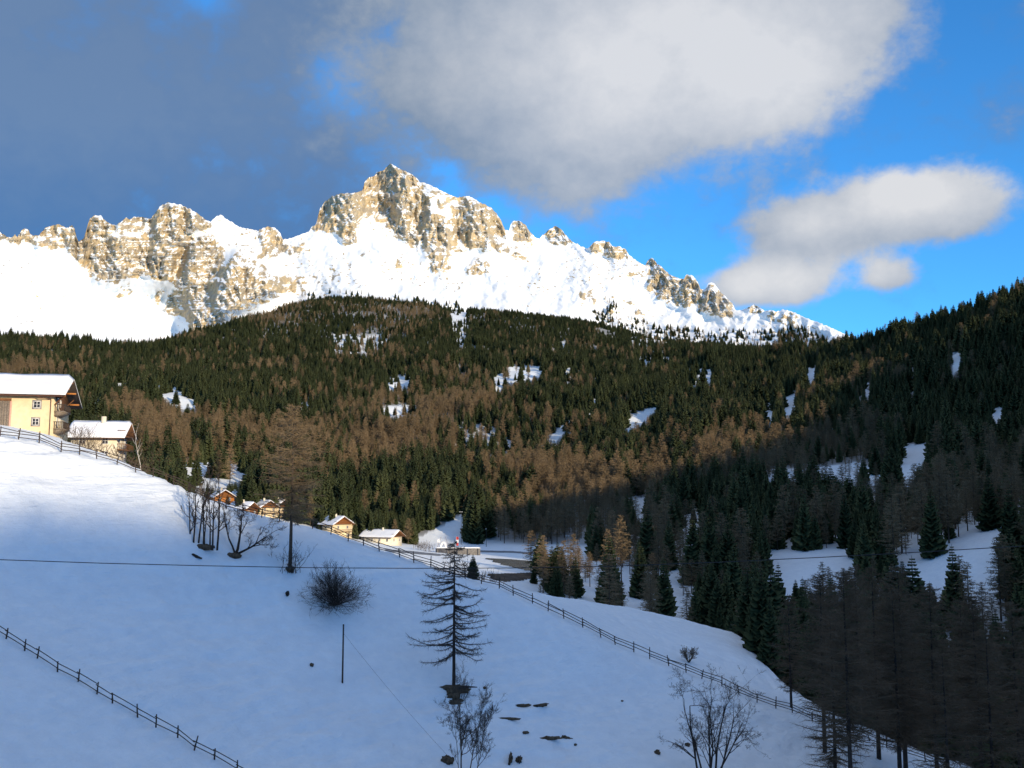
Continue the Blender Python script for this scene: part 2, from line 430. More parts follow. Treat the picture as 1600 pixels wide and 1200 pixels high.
ROCKS = [  # rock faces, outlines in photograph pixels, and how bare they are
    ([(-260, 320), (0, 355), (40, 350), (118, 345), (122, 385), (112, 395), (60, 385), (30, 380), (0, 378), (-260, 380)], 0.75),
    ([(112, 400), (118, 370), (138, 332), (165, 343), (180, 350), (200, 335), (245, 328), (262, 310), (325, 340), (335, 352), (305, 365), (300, 380), (287, 395),
      (276, 420), (268, 442), (250, 436), (215, 428), (203, 444), (185, 442), (150, 440), (138, 425), (128, 415)], 1.0),
    ([(172, 354), (240, 345), (246, 362), (236, 378), (196, 372), (178, 372)], -0.55),
    ([(183, 448), (206, 446), (208, 460), (186, 466)], 0.6),
    ([(243, 440), (255, 452), (250, 474), (243, 470)], 0.8),
    ([(297, 378), (330, 362), (352, 392), (350, 402), (345, 424), (331, 455), (325, 499), (290, 497), (256, 486), (264, 466), (279, 430), (289, 402)], 1.0),
    ([(335, 330), (350, 335), (352, 346), (334, 346)], 0.6), ([(355, 356), (398, 362), (400, 372), (372, 376)], 0.35),
    ([(400, 358), (420, 350), (442, 366), (440, 378), (410, 378)], 0.9),
    ([(369, 386), (385, 396), (403, 411), (425, 425), (444, 440), (440, 460), (400, 480), (375, 494), (344, 514), (326, 505), (331, 455), (344, 424)], 0.95),
    ([(395, 400), (412, 380), (480, 376), (486, 395), (440, 398), (405, 410)], 0.7),
    ([(440, 430), (472, 426), (474, 450), (460, 462), (444, 458)], 0.65), ([(470, 425), (560, 400), (570, 425), (500, 445), (470, 450)], 0.32),
    ([(300, 478), (316, 478), (320, 500), (319, 530), (297, 530)], 1.1),
    ([(486, 364), (494, 345), (500, 320), (520, 300), (566, 295), (575, 272), (609, 248), (640, 266), (656, 284), (668, 300), (676, 330), (700, 345), (706, 377),
      (690, 382), (660, 384), (637, 384), (612, 366), (600, 347), (575, 345), (556, 352), (548, 380), (535, 382), (530, 365)], 1.05),
    ([(560, 325), (584, 322), (586, 345), (565, 345)], -0.5), ([(610, 340), (632, 332), (628, 366), (604, 368)], -0.2),
    ([(520, 330), (545, 315), (552, 320), (525, 345)], -0.3),
    ([(668, 284), (730, 300), (735, 312), (715, 330), (690, 330), (672, 305)], 0.42),
    ([(720, 312), (745, 308), (775, 326), (790, 358), (786, 372), (744, 390), (722, 376), (708, 378), (706, 345)], 0.85),
    ([(640, 380), (720, 376), (800, 378), (830, 400), (832, 412), (760, 392), (700, 396), (650, 394)], 0.55),
    ([(796, 340), (815, 340), (830, 365), (834, 380), (805, 378)], 0.95), ([(848, 366), (866, 350), (882, 360), (896, 382), (870, 384)], 0.9),
    ([(668, 396), (700, 398), (704, 418), (686, 428), (672, 424)], 0.95), ([(616, 404), (634, 404), (632, 418), (618, 418)], 0.8),
    ([(728, 418), (748, 402), (764, 404), (766, 424), (745, 430), (728, 430)], 0.9), ([(560, 392), (580, 390), (584, 404), (566, 404)], 0.4),
    ([(535, 362), (555, 352), (560, 380), (540, 385)], 0.9),
    ([(920, 372), (956, 374), (980, 386), (984, 406), (960, 404), (935, 396), (924, 400)], 0.8),
    ([(960, 405), (1010, 415), (1016, 432), (990, 436), (965, 424)], 0.38),
    ([(1008, 398), (1024, 400), (1046, 428), (1044, 470), (1030, 466), (1008, 448), (1014, 430)], 0.95),
    ([(1046, 430), (1070, 434), (1074, 426), (1092, 438), (1094, 470), (1075, 484), (1056, 478), (1044, 462)], 0.95),
    ([(1094, 448), (1104, 450), (1108, 438), (1124, 452), (1146, 474), (1146, 496), (1118, 494), (1094, 488)], 0.95),
    ([(905, 454), (930, 456), (932, 472), (908, 470)], 0.6), ([(945, 470), (960, 472), (962, 492), (948, 492)], 0.55), ([(985, 470), (1010, 474), (1008, 492), (988, 490)], 0.55),
    ([(1168, 474), (1190, 474), (1192, 490), (1170, 490)], 0.8), ([(1198, 482), (1212, 484), (1212, 500), (1200, 500)], 0.8),
    ([(1214, 500), (1226, 478), (1244, 488), (1246, 512), (1232, 512)], 0.75), ([(1156, 495), (1166, 492), (1168, 510), (1160, 512)], 0.5),
    ([(850, 410), (930, 430), (1000, 470), (990, 480), (900, 445)], 0.22), ([(1240, 488), (1350, 534), (1330, 536), (1260, 505)], 0.22),
    ([(10, 430), (120, 440), (110, 480), (20, 470)], 0.16),
]
def build_mountain():
    px = np.arange(-256, 1500, 1.6); nr = 330
    rng = np.random.default_rng(4)
    sky = np.interp(px, [p[0] for p in SKYL], [p[1] for p in SKYL]) + 1.6 * pn(px / 5.0, px * 0, 70) + 1.0 * pn(px / 2.3, px * 0, 71)
    base = np.interp(px, [p[0] for p in BASE], [p[1] for p in BASE])
    t = np.linspace(0, 1, nr)
    PX = np.repeat(px[:, None], nr, 1); PY = base[:, None] + (sky - base)[:, None] * t[None]
    # large shape, worked out on an even grid and then read along each column up to the skyline
    gy = np.linspace(668, 240, 360); GX = np.repeat(px[:, None], len(gy), 1); GY = np.repeat(gy[None], len(px), 0)
    wx = GX + 5 * fbm(GX / 16, GY / 16, 3, 21); wy = GY + 5 * fbm(GX / 16, GY / 16, 3, 22)
    M = np.zeros(GX.shape)
    for poly, w in ROCKS:
        q = inpoly(wx, wy, poly)
        M = np.where(q, M + w if w < 0 else np.maximum(M, w), M)
    M = np.clip(M, 0, 1.1)
    def blur(a, sx, sy): return gsm(gsm(a, sx).T.copy(), sy).T
    gTE = px_dir(GX, GY)[1]
    r0 = np.interp(px, [-260, 250, 320, 430, 540, 1000, 1300, 1500], [2130, 2130, 2330, 2330, 2140, 2130, 2000, 1900])
    def integrate(mask, tan_rock):
        tn = 0.60 * (1 - mask) + tan_rock * mask
        r = np.zeros_like(gTE); r[:, 0] = r0
        for j in range(1, len(gy)):
            dte = np.where(gy[j] < base, gTE[:, j] - gTE[:, j - 1], 0)
            r[:, j] = r[:, j - 1] + r[:, j - 1] * dte / np.maximum(tn[:, j] - gTE[:, j], 0.12)
        return r
    rl = blur(integrate(blur(np.clip(M, 0, 1), 10, 8), 2.2), 22, 4)
    rf = blur(integrate(np.clip(blur(M, 3, 4), 0, 1), 2.6), 1.5, 1.0)
    gr = rl + 0.42 * (rf - rl) * blur(np.clip(M, 0, 1), 5, 5)
    sp = blur((inpoly(GX, GY, ROCKS[9][0]) | inpoly(GX, GY, ROCKS[13][0])) * 1.0, 7, 9)
    gr -= 185 * sp + 15 * blur(inpoly(GX, GY, ROCKS[5][0]) * 1.0, 7, 9)      # spurs forward of the snow basin on the left
    gr += 60 * blur(inpoly(GX, GY, [(296, 362), (308, 366), (292, 400), (280, 436), (272, 434), (268, 425), (281, 392)]) * 1.0, 3, 3)
    gr += sst(GX, 330, 250) * 150 * sst(GY, 425, 470)
    gM = blur(np.clip(M, 0, 1), 2.0, 2.0)
    r = np.zeros(PX.shape); Mr = np.zeros(PX.shape)
    for i in range(len(px)):
        r[i] = np.interp(-PY[i], -gy, gr[i]); Mr[i] = np.interp(-PY[i], -gy, gM[i])
    AZ, TE = px_dir(PX, PY)
    # relief: pillars and gullies on rock, soft ribs on snow
    lean = (PY - 400) * 0.10
    pil = 1 - 2 * np.abs(pn((PX + lean) / 19, PY / 95, 31)) + 0.5 * (1 - 2 * np.abs(pn((PX - lean) / 8.5, PY / 44, 32))) + 0.3 * (1 - 2 * np.abs(pn(PX / 4.2, PY / 20, 33)))
    big = fbm(PX / 60, PY / 90, 2, 35)
    strat = pn(PX / 60, (PY + 0.06 * PX) / 5.0, 36) + 0.6 * pn(PX / 24, (PY + 0.06 * PX) / 2.6, 37)
    rdg = lambda a, b, s: 1 - 2.2 * np.abs(pn(a, b, s))
    crag = 17 * rdg((PX + lean) / 30, PY / 44, 131) + 11 * rdg((PX - 2 * lean) / 14, PY / 22, 132) + 6.5 * rdg((PX + 3 * lean) / 6.5, PY / 9.5, 133) + 3.5 * rdg(PX / 3.2, PY / 4.2, 134)
    banded = sst(PX, 360, 300)
    r -= Mr * (crag + 9 * (pil - .6) + 10 * big + (1.5 + 6.5 * banded) * strat)
    r -= (1 - Mr) * (26 * fbm(PX / 55, PY / 60, 3, 41) + 2.5 * (1 - 2 * np.abs(pn((PX + (PY - 400) * .8) / 21, PY / 42, 43))) * sst(PX, 300, 420) + 9 * fbm(PX / 22, PY / 16, 3, 46) * sst(PX, 300, 420) + 2.5 * fbm(PX / 7, PY / 6, 3, 44))
    X = np.sin(AZ) * r; Y = np.cos(AZ) * r; Z = TE * r
    # back of the ridge
    back = []
    for dr, dz in ((60, 45), (260, 260), (700, 800)):
        rb = r[:, -1] + dr
        back.append((np.sin(AZ[:, -1]) * rb, np.cos(AZ[:, -1]) * rb, Z[:, -1] - dz))
    P = np.stack([X, Y, Z], -1)
    du = np.gradient(P, axis=0); dv = np.gradient(P, axis=1)
    nrm = np.cross(du, dv); nrm /= np.linalg.norm(nrm, axis=-1, keepdims=True) + 1e-9
    nz = np.abs(nrm[..., 2])
    ledge = sst(nz, 0.40, 0.75)
    spots = fbm(PX / 11, PY / 9, 4, 51)
    rock = np.clip(Mr, 0, 1.1) ** 0.55 - 0.26 * ledge + 0.42 * spots + (0.03 + 0.09 * banded) * strat * Mr - 0.07 - 0.30 * ledge * sst(Mr, .6, .95) * sst(nz, .55, .8)
    # scattered boulders and ribs showing through the snow
    rock = np.maximum(rock, 0.75 * sst(fbm(PX / 6, PY / 3.5, 3, 55), 0.15, 0.75) * sst(fbm(PX / 80, PY / 50, 2, 56), -0.15, 0.35) * np.where(PX < 300, .75, 1))
    V = np.concatenate([P, np.stack([np.stack(b, -1) for b in back], 1)], 1)
    rock = np.concatenate([rock, np.repeat(rock[:, -1:], 3, 1)], 1)
    me = mesh_np('mountain', V.reshape(-1, 3), grid_faces(V.shape[0], V.shape[1]), 'mountain', smooth=True)
    set_attr(me, 'rock', np.clip(rock, 0, 1))
    o = link('mountain', me)
    tag(o, 'jagged pale limestone massif with snowfields above the forest', kind='structure')
    return px, PX, PY, P
MT_px, MT_PX, MT_PY, MT_P = build_mountain()
# ------------------------------------------------------------------ land surface
TPX, TPY = to_px(XX, YY, ZT)
def build_land(litter):
    V = np.stack([XX, YY, ZT], -1).reshape(-1, 3)
    me = mesh_np('terrain', V, grid_faces(*XX.shape), 'snow', smooth=True)
    set_attr(me, 'litter', litter)
    tag(link('terrain', me), 'snow-covered meadow, valley floor and wooded slopes', kind='structure')
# ------------------------------------------------------------------ tree models
per_tree('spruce_needles', (0.022, 0.036, 0.016), (0.090, 0.104, 0.044))
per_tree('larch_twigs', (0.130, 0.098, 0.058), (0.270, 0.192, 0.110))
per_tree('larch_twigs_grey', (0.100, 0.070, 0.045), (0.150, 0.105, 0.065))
plain('bark', (0.085, 0.062, 0.045), 0.9, 0.35, 4.0, 0.4)
plain('dark_bark', (0.040, 0.031, 0.026), 0.9, 0.35, 4.0, 0.4)
plain('pale_bark', (0.42, 0.38, 0.33), 0.85, 0.35, 5.0, 0.2)
plain('twig', (0.060, 0.045, 0.036), 0.9, 0.3, 2.0)
plain('bare_soil', (0.095, 0.066, 0.042), 0.95, 0.45, 3.0, 0.6)

def unit(v): return v / (np.linalg.norm(v, axis=-1, keepdims=True) + 1e-9)
def tubes(P0, P1, R0, R1, k=4):
    """separate tapered tubes for segments P0->P1"""
    P0 = np.asarray(P0, float); P1 = np.asarray(P1, float); R0 = np.asarray(R0, float); R1 = np.asarray(R1, float)
    d = unit(P1 - P0); ref = np.where(np.abs(d[:, 2:3]) > 0.9, [[1.0, 0, 0]], [[0, 0, 1.0]])
    a = unit(np.cross(d, ref)); b = np.cross(d, a)
    th = np.arange(k) * 2 * math.pi / k
    ring = a[:, None] * np.cos(th)[None, :, None] + b[:, None] * np.sin(th)[None, :, None]
    V = np.concatenate([P0[:, None] + ring * R0[:, None, None], P1[:, None] + ring * R1[:, None, None]], 1)
    n = len(P0); base = np.arange(n)[:, None] * 2 * k; i = np.arange(k)[None]; j = (np.arange(k)[None] + 1) % k
    Fq = np.stack([base + i, base + j, base + k + j, base + k + i], -1).reshape(-1, 4)
    return V.reshape(-1, 3), Fq
def ribbons(P0, P1, W, rng):
    """thin flat twigs"""
    d = unit(P1 - P0); a = unit(np.cross(d, unit(rng.normal(size=d.shape))))
    V = np.stack([P0 - a * W[:, None], P0 + a * W[:, None], P1 + a * W[:, None] * 0.4, P1 - a * W[:, None] * 0.4], 1)
    n = len(P0)
    return V.reshape(-1, 3), (np.arange(n)[:, None] * 4 + np.arange(4)[None])
def join(parts):
    V = []; Fq = []; o = 0
    for v, f in parts:
        V.append(v); Fq.append(f + o); o += len(v)
    return np.concatenate(V), np.concatenate(Fq)
def trunk_pts(H, rng, bend=0.02, n=7):
    z = np.linspace(-0.6, H, n); x = np.cumsum(rng.normal(0, bend * H / n, n)); y = np.cumsum(rng.normal(0, bend * H / n, n))
    return np.stack([x - x[0], y - y[0], z], 1)
def trunk_tube(T, r0, r1=0.02, k=6):
    t = np.linspace(1, 0, len(T)); rad = r1 + (r0 - r1) * t ** 0.9
    return tubes(T[:-1], T[1:], rad[:-1], rad[1:], k)

def spruce(H, seed, wid=0.17):
    rng = np.random.default_rng(seed)
    T = trunk_pts(H, rng, 0.004)
    S = []; 
    nW = int(H * 1.7)
    for i in range(nW):
        f = 0.06 + 0.93 * (i + rng.uniform(-.3, .3)) / nW
        h = f * H; L0 = H * wid * (1 - f) ** 0.82 * (0.75 + 0.5 * min(1, f * 6)) + 0.22
        nb = 9 if f < 0.7 else 6
        a0 = rng.uniform(0, 6.28)
        for b in range(nb):
            S.append((h, L0 * rng.uniform(0.62, 1.12), a0 + b * 6.283 / nb + rng.normal(0, .22), f, rng.uniform(0.8, 1.2)))
    S = np.array(S); h, L, a, f, w = S.T
    dr = np.stack([np.cos(a), np.sin(a), 0 * a], 1); sd = np.stack([-np.sin(a), np.cos(a), 0 * a], 1); up = np.array([[0, 0, 1.0]])
    dz0 = (0.12 - 0.62 * (1 - f))[:, None]                     # upper boughs rise, lower ones hang
    c = np.stack([np.interp(h, T[:, 2], T[:, 0]), np.interp(h, T[:, 2], T[:, 1]), h], 1)
    s0 = c; s1 = c + dr * (L * .55)[:, None] + up * dz0 * (L * .45)[:, None]; s2 = c + dr * L[:, None] + up * dz0 * (L * .62)[:, None]
    W = (L * 0.26 * w + 0.10)[:, None]
    dn = -up * (0.30 * L + 0.12)[:, None]
    l1 = c + dr * (L * .42)[:, None] + sd * W + up * dz0 * (L * .4)[:, None] + dn; r1 = l1 - 2 * sd * W
    l2 = c + dr * (L * .82)[:, None] + sd * W * .75 + up * dz0 * (L * .6)[:, None] + dn * .8; r2 = l2 - 1.5 * sd * W
    V = np.stack([s0, s1, s2, l1, r1, l2, r2], 1); n = len(V)
    tri = np.array([[0, 1, 3], [1, 0, 4], [1, 5, 3], [1, 4, 6], [1, 2, 5], [2, 1, 6]])
    Fq = (np.arange(n)[:, None, None] * 7 + tri[None]).reshape(-1, 3)
    return trunk_tube(T, 0.014 * H + .03), (V.reshape(-1, 3), Fq)

def larch(H, seed, wid=0.15, clear=0.22, tw=9, width=0.045, lv=2.3, rise=0.15):
    """bare larch: straight stem, level boughs with hanging twigs; clear = branchless share of the stem"""
    rng = np.random.default_rng(seed)
    T = trunk_pts(H, rng, 0.008)
    S = []
    n = int(H * lv)
    for i in range(n):
        f = clear + (0.99 - clear) * (i + rng.uniform(-.4, .4)) / n
        g = (f - clear) / (1 - clear)
        L0 = H * wid * ((1 - g) ** 0.58) * min(1, 0.5 + 2.2 * g) + 0.25
        for b in range(4):
            S.append((np.clip(f, clear, .99) * H, L0 * rng.uniform(.55, 1.15), rng.uniform(0, 6.283), g))
    S = np.array(S); h, L, a, g = S.T
    dr = np.stack([np.cos(a), np.sin(a), 0 * a], 1); up = np.array([[0, 0, 1.0]])
    c = np.stack([np.interp(h, T[:, 2], T[:, 0]), np.interp(h, T[:, 2], T[:, 1]), h], 1)
    sl = (rise * 1.6 * g - 0.18 + rng.normal(0, .10, len(g)))[:, None]
    p1 = c + (dr + up * sl) * (L * .5)[:, None]
    p2 = c + dr * L[:, None] + up * (sl * .9 + 0.10) * L[:, None]
    rb = 0.010 * L + 0.012
    A = tubes(c, p1, rb * 1.5, rb, 3); B = tubes(p1, p2, rb, rb * .35, 3)
    q = rng.uniform(0.12, 1.0, (len(L), tw)); lo = q < .5
    base = np.where(lo[..., None], c[:, None] + (p1 - c)[:, None] * (q * 2)[..., None], p1[:, None] + (p2 - p1)[:, None] * (q * 2 - 1)[..., None])
    tl = rng.uniform(.35, 1.0, q.shape) * (0.25 + 0.22 * L)[:, None]
    dv = unit(rng.normal(size=q.shape + (3,)) * [1, 1, .6] + dr[:, None] * .7 + [0, 0, -.25])
    tip = base + dv * tl[..., None]
    C = ribbons(base.reshape(-1, 3), tip.reshape(-1, 3), np.full(q.size, width) * rng.uniform(.6, 1.2, q.size), rng)
    return trunk_tube(T, 0.011 * H + .03), join([A, B, C])

def bare(seed, stems, levels=4, kids=(3, 5), ratio=0.62, spread=0.7, up=0.15, r_pow=0.62, k=4, twig_r=0.012, wob=0.10):
    """bare broadleaf tree: stems = [(base, direction, length, radius)], branching recursively"""
    rng = np.random.default_rng(seed)
    out = [[], [], [], []]; fine = [[], [], [], []]
    def grow(p, d, L, r, lev):
        n = 4 if lev < 2 else 3
        pts = [np.array(p, float)]; dd = unit(np.array(d, float))
        for i in range(n):
            dd = unit(dd + rng.normal(0, wob * (1 + .6 * lev), 3) + np.array([0, 0, up * .35]))
            pts.append(pts[-1] + dd * L / n)
        rs = r * (1 - 0.62 * np.linspace(0, 1, n + 1))
        tgt = out if lev < 2 else fine
        for i in range(n):
            tgt[0].append(pts[i]); tgt[1].append(pts[i + 1]); tgt[2].append(max(rs[i], twig_r)); tgt[3].append(max(rs[i + 1], twig_r * .7))
        if lev >= levels: return
        m = rng.integers(kids[0], kids[1] + 1)
        for j in range(m):
            f = rng.uniform(.30, 1.0) if j else 1.0
            i = min(int(f * n), n - 1); q = pts[i] + (pts[i + 1] - pts[i]) * (f * n - i)
            base = unit(pts[i + 1] - pts[i])
            e = unit(base + rng.normal(0, spread, 3) + np.array([0, 0, up]))
            grow(q, e, L * ratio * rng.uniform(.7, 1.15), max(r * (1 - .6 * f) * r_pow, twig_r), lev + 1)
    for b, d, L, r in stems: grow(b, d, L, r, 0)
    A = tubes(*[np.array(x) for x in out], 6)
    B = tubes(*[np.array(x) for x in fine], 3)
    return A, B

def tree_thing(name, tr, cr, loc, rz, label, cat, group=None, mt='bark', mc='spruce_needles', scale=None, crown='crown'):
    e = link(name, None, None, loc, rz)
    if scale is not None: e.scale = scale
    if not isinstance(tr, bpy.types.Mesh): tr = mesh_np('trunk', tr[0], tr[1], mt, True)
    if not isinstance(cr, bpy.types.Mesh): cr = mesh_np('crown', cr[0], cr[1], mc)
    link('trunk', tr, e); link(crown, cr, e)
    return tag(e, label, cat, group)

NV = 5
SPR = []; LAR = []
for v in range(NV):
    t, c = spruce(18.0, 100 + v, 0.185 + 0.014 * (v % 3)); SPR.append((mesh_np('trunk', t[0], t[1], 'dark_bark', True), mesh_np('crown', c[0], c[1], 'spruce_needles')))
    t, c = larch(18.0, 200 + v, 0.185 + 0.018 * (v % 3), 0.16 + .03 * v, 16, 0.062); LAR.append((mesh_np('trunk', t[0], t[1], 'bark', True), mesh_np('crown', c[0], c[1], 'larch_twigs')))

# ------------------------------------------------------------------ forest
CLEAR = [  # clearings in the woods (outline in the photograph, share of trees removed)
    ([(240, 603), (268, 602), (306, 622), (304, 640), (282, 640), (258, 624)], .93), ([(518, 522), (605, 522), (605, 552), (522, 554)], .72),
    ([(704, 480), (730, 480), (730, 545), (710, 545)], .85), ([(768, 592), (800, 570), (848, 572), (848, 588), (795, 602), (775, 614)], .95),
    ([(603, 592), (642, 588), (642, 607), (608, 610)], .9), ([(596, 636), (645, 630), (655, 646), (602, 656)], .9),
    ([(700, 665), (765, 662), (805, 690), (795, 715), (715, 712)], .55), ([(968, 662), (1022, 632), (1032, 640), (985, 676)], 1),
    ([(282, 724), (386, 719), (390, 745), (345, 765), (287, 760)], .93), ([(858, 684), (890, 650), (898, 658), (866, 694)], .9),
    ([(980, 505), (1045, 515), (1045, 572), (1005, 575), (988, 540)], .7), ([(1408, 692), (1474, 696), (1442, 722), (1424, 762), (1406, 755)], 1),
    ([(1190, 732), (1260, 732), (1340, 722), (1394, 742), (1390, 762), (1330, 752), (1195, 754)], .85),
    ([(1222, 622), (1248, 614), (1244, 642), (1228, 660)], 1), ([(1192, 632), (1210, 628), (1208, 668), (1196, 660)], 1),
    ([(1200, 864), (1335, 860), (1340, 905), (1300, 897), (1205, 897)], 1), ([(1375, 872), (1460, 872), (1505, 838), (1578, 828), (1570, 882), (1485, 895), (1440, 925), (1415, 900)], 1),
    ([(1072, 576), (1114, 576), (1110, 604), (1078, 604)], .9), ([(1486, 550), (1503, 550), (1503, 584), (1488, 584)], 1), ([(1543, 636), (1573, 636), (1573, 666), (1552, 660)], 1),
    ([(1420, 575), (1434, 575), (1434, 615), (1422, 615)], 1), ([(1350, 598), (1362, 596), (1360, 622), (1352, 622)], 1), ([(1258, 575), (1278, 575), (1275, 600), (1262, 600)], 1),
    ([(980, 776), (1014, 776), (1006, 815), (984, 818)], .9), ([(1062, 775), (1105, 785), (1095, 845), (1078, 880), (1066, 840)], .8),
    ([(890, 890), (1035, 870), (1085, 960), (1060, 975), (930, 950)], .62), ([(1040, 940), (1085, 930), (1085, 975), (1050, 975)], .8),
    ([(636, 850), (700, 815), (726, 800), (732, 852)], 1), ([(465, 620), (485, 620), (482, 640), (468, 640)], .9), ([(925, 595), (940, 590), (930, 640), (915, 655)], .8),
    ([(180, 590), (200, 590), (200, 604), (182, 604)], .8), ([(130, 625), (160, 628), (158, 650), (132, 648)], .9), ([(850, 530), (900, 535), (895, 552), (850, 548)], .6),
    ([(880, 560), (900, 560), (890, 600), (876, 600)], .7),
]
LARCH_BLOBS = [(720, 660, 170, 50, .75), (560, 720, 130, 60, .45), (860, 780, 150, 55, .75), (240, 690, 70, 60, .9), (530, 490, 170, 50, .35), (1230, 740, 150, 45, .6),
               (1050, 720, 120, 40, .45), (1500, 780, 150, 60, .35), (1360, 620, 60, 40, .2), (420, 680, 80, 60, .6), (950, 870, 120, 50, .8), (60, 580, 120, 30, .2),
               (620, 590, 60, 40, .2), (1350, 960, 150, 70, .45), (1250, 840, 120, 30, .4),
               (650, 785, 110, 50, -.8), (960, 650, 110, 45, -.6), (1130, 600, 130, 45, -.8), (250, 580, 250, 40, -.2), (800, 540, 150, 40, -.3), (420, 640, 150, 30, -.3)]  # negative weights: more dark spruce, partly standing in for shade in the fold
f5_r = lambda a: np.interp(a, az_t, TR[6]); f7_r = lambda a: np.interp(a, az_t, TR[8]); f8_r = lambda a: np.interp(a, az_t, TR[9]); f12_r = lambda a: np.interp(a, az_t, TR[13])
def wood(x, y, z, px, py):
    """share of ground under trees"""
    a = np.arctan2(x, y); r = np.hypot(x, y)
    p = sst(r, f8_r(a) - 4, f8_r(a) + 14)                                                     # the hillsides
    right = sst(px, 1120, 1175)
    p = np.maximum(p, right * sst(r, f5_r(a) + 12, f5_r(a) + 30))                             # the dark wood below the meadow
    p = np.maximum(p, .9 * sst(px, 815, 850) * (1 - sst(px, 1150, 1180)) * sst(r, 262, 275) * np.where(px < 930, (1 - sst(r, 330, 350)), 1))
    p = np.maximum(p, .9 * sst(px, 295, 270) * sst(px, 120, 190) * sst(r, 196, 210) * (1 - sst(r, 300, 340)))  # larches behind the farm
    p = p * (1 - sst(r, f12_r(a) + 10, f12_r(a) + 40))
    return p
def forest():
    rng = np.random.default_rng(7)
    s = 5.1
    gx = np.arange(-1250, 1300, s); gy = np.arange(120, 2150, s)
    X, Y = np.meshgrid(gx, gy); X = (X + rng.uniform(-.48, .48, X.shape) * s).ravel(); Y = (Y + rng.uniform(-.48, .48, Y.shape) * s).ravel()
    a = np.arctan2(X, Y); r = np.hypot(X, Y)
    k = (np.abs(a) < R(30.5)) & (r < f12_r(a) + 40)
    # in the distance fewer trees suffice to close the canopy
    k &= rng.uniform(size=len(X)) < np.where(r > 900, .80, 1.0)
    X, Y = X[k], Y[k]; Z = hz(X, Y); r = np.hypot(X, Y); px, py = to_px(X, Y, Z)
    p = wood(X, Y, Z, px, py)
    dn = fbm(X / 70, Y / 70, 3, 61); dh = fbm(X / 38, Y / 38, 3, 68)
    p = p * np.clip(0.96 + .5 * np.minimum(dn + .35, 0), 0, 1)
    H = 15.2 * rng.uniform(.48, 1.3, len(X)) * (1 - .42 * sst(r, 1200, 1950)) * (1 + .12 * dn) * np.clip(1 + .42 * dh, .55, 1.5)
    bank = (px > 810) & (px < 945) & (r < 350); H = np.where(bank, H * .72, H)
    open_ = (px > 900) & (px < 1100) & (r < 430); p = np.where(open_, p * .8, p)
    top_ = (px > 930) & (px < 1340) & (r > 1250); p = np.where(top_, p * (1 - .95 * sst(fbm(X / 60, Y / 60, 3, 67), -.05, .3) * sst(r, f12_r(np.arctan2(X, Y)) - 520, f12_r(np.arctan2(X, Y)) - 150)), p)
    for poly, w in CLEAR:
        for q in (0.0, .35, .7):
            hit = inpoly(px, py - q * H / r * F_PX, poly); p = np.where(hit, np.minimum(p, 1 - w), p)
    k = rng.uniform(size=len(X)) < p
    X, Y, Z, r, px, py, H = [q[k] for q in (X, Y, Z, r, px, py, H)]
    lf = 0.05 + 0.75 * fbm(X / 120, Y / 120, 4, 63)
    for bx, by, sx, sy, w in LARCH_BLOBS: lf += w * np.exp(-((px - bx) / sx) ** 2 - ((py - by) / sy) ** 2)
    lf = np.where((px > 1080) & (r < 420) & (py > 870), np.minimum(lf, .3), lf)
    lf = np.where((px > 915) & (px < 1100) & (r < 440), .85, lf)
    lf = lf - .25 * sst(px, 1300, 1450) * (1 - sst(py, 640, 720))
    isl = rng.uniform(size=len(X)) < np.clip(lf, .04, .95)
    return X, Y, Z, r, px, py, H, isl
FX, FY, FZ, FR, FPX, FPY, FH, FL = forest()

# tree-clad ridge beside and behind the camera, whose shade lies on the meadow
def ridge_trees():
    rng = np.random.default_rng(12)
    n = 12000
    a = np.radians(np.concatenate([rng.uniform(31, 95, 3500), rng.uniform(95, 172, n - 3500)])); far_ = sst(a, R(85), R(100)); r = np.interp(a, az_t, TR[13]) * (1 + rng.uniform(-1, 1, n) * (.15 - .12 * far_) - .05 * (1 - far_))
    X = np.sin(a) * r; Y = np.cos(a) * r
    return X, Y, hz(X, Y), np.where(a > R(90), 21, 15) * rng.uniform(.45, 1.25, n), rng.uniform(size=n) < np.where(a > R(90), .9, .35)
RX, RY, RZ, RH, RL = ridge_trees()

# scattered trees on the lower snowfields of the massif
def high_trees():
    rng = np.random.default_rng(5)
    polys = [([(950, 500), (1000, 498), (1040, 520), (1060, 540), (1000, 540), (960, 520)], 130), ([(1040, 512), (1110, 520), (1170, 540), (1200, 556), (1080, 552), (1040, 535)], 240),
             ([(1120, 516), (1230, 520), (1260, 540), (1250, 556), (1180, 545)], 110), ([(1215, 516), (1250, 514), (1345, 545), (1345, 570), (1240, 560), (1215, 535)], 420),
             ([(1040, 545), (1240, 548), (1330, 562), (1320, 600), (1040, 600)], 420), ([(640, 468), (720, 478), (716, 492), (640, 482)], 60), ([(925, 486), (960, 490), (955, 505), (925, 505)], 30),
             ([(470, 462), (560, 455), (640, 470), (640, 485), (470, 485)], 60), ([(945, 470), (965, 474), (962, 496), (945, 490)], 20)]
    out = []
    for poly, n in polys:
        xs = [q[0] for q in poly]; ys = [q[1] for q in poly]
        u = rng.uniform(min(xs), max(xs), 6 * n); v = rng.uniform(min(ys), max(ys), 6 * n)
        k = np.nonzero(inpoly(u, v, poly))[0][:n]
        for i in k:
            c = int(np.clip(np.searchsorted(MT_px, u[i]), 0, len(MT_px) - 1)); j = int(np.argmin(np.abs(MT_PY[c] - v[i])))
            out.append(MT_P[c, j])
    P = np.array(out)
    return P, 13 * rng.uniform(.5, 1.15, len(P)), rng.uniform(size=len(P)) < .3
HP, HH, HL = high_trees()

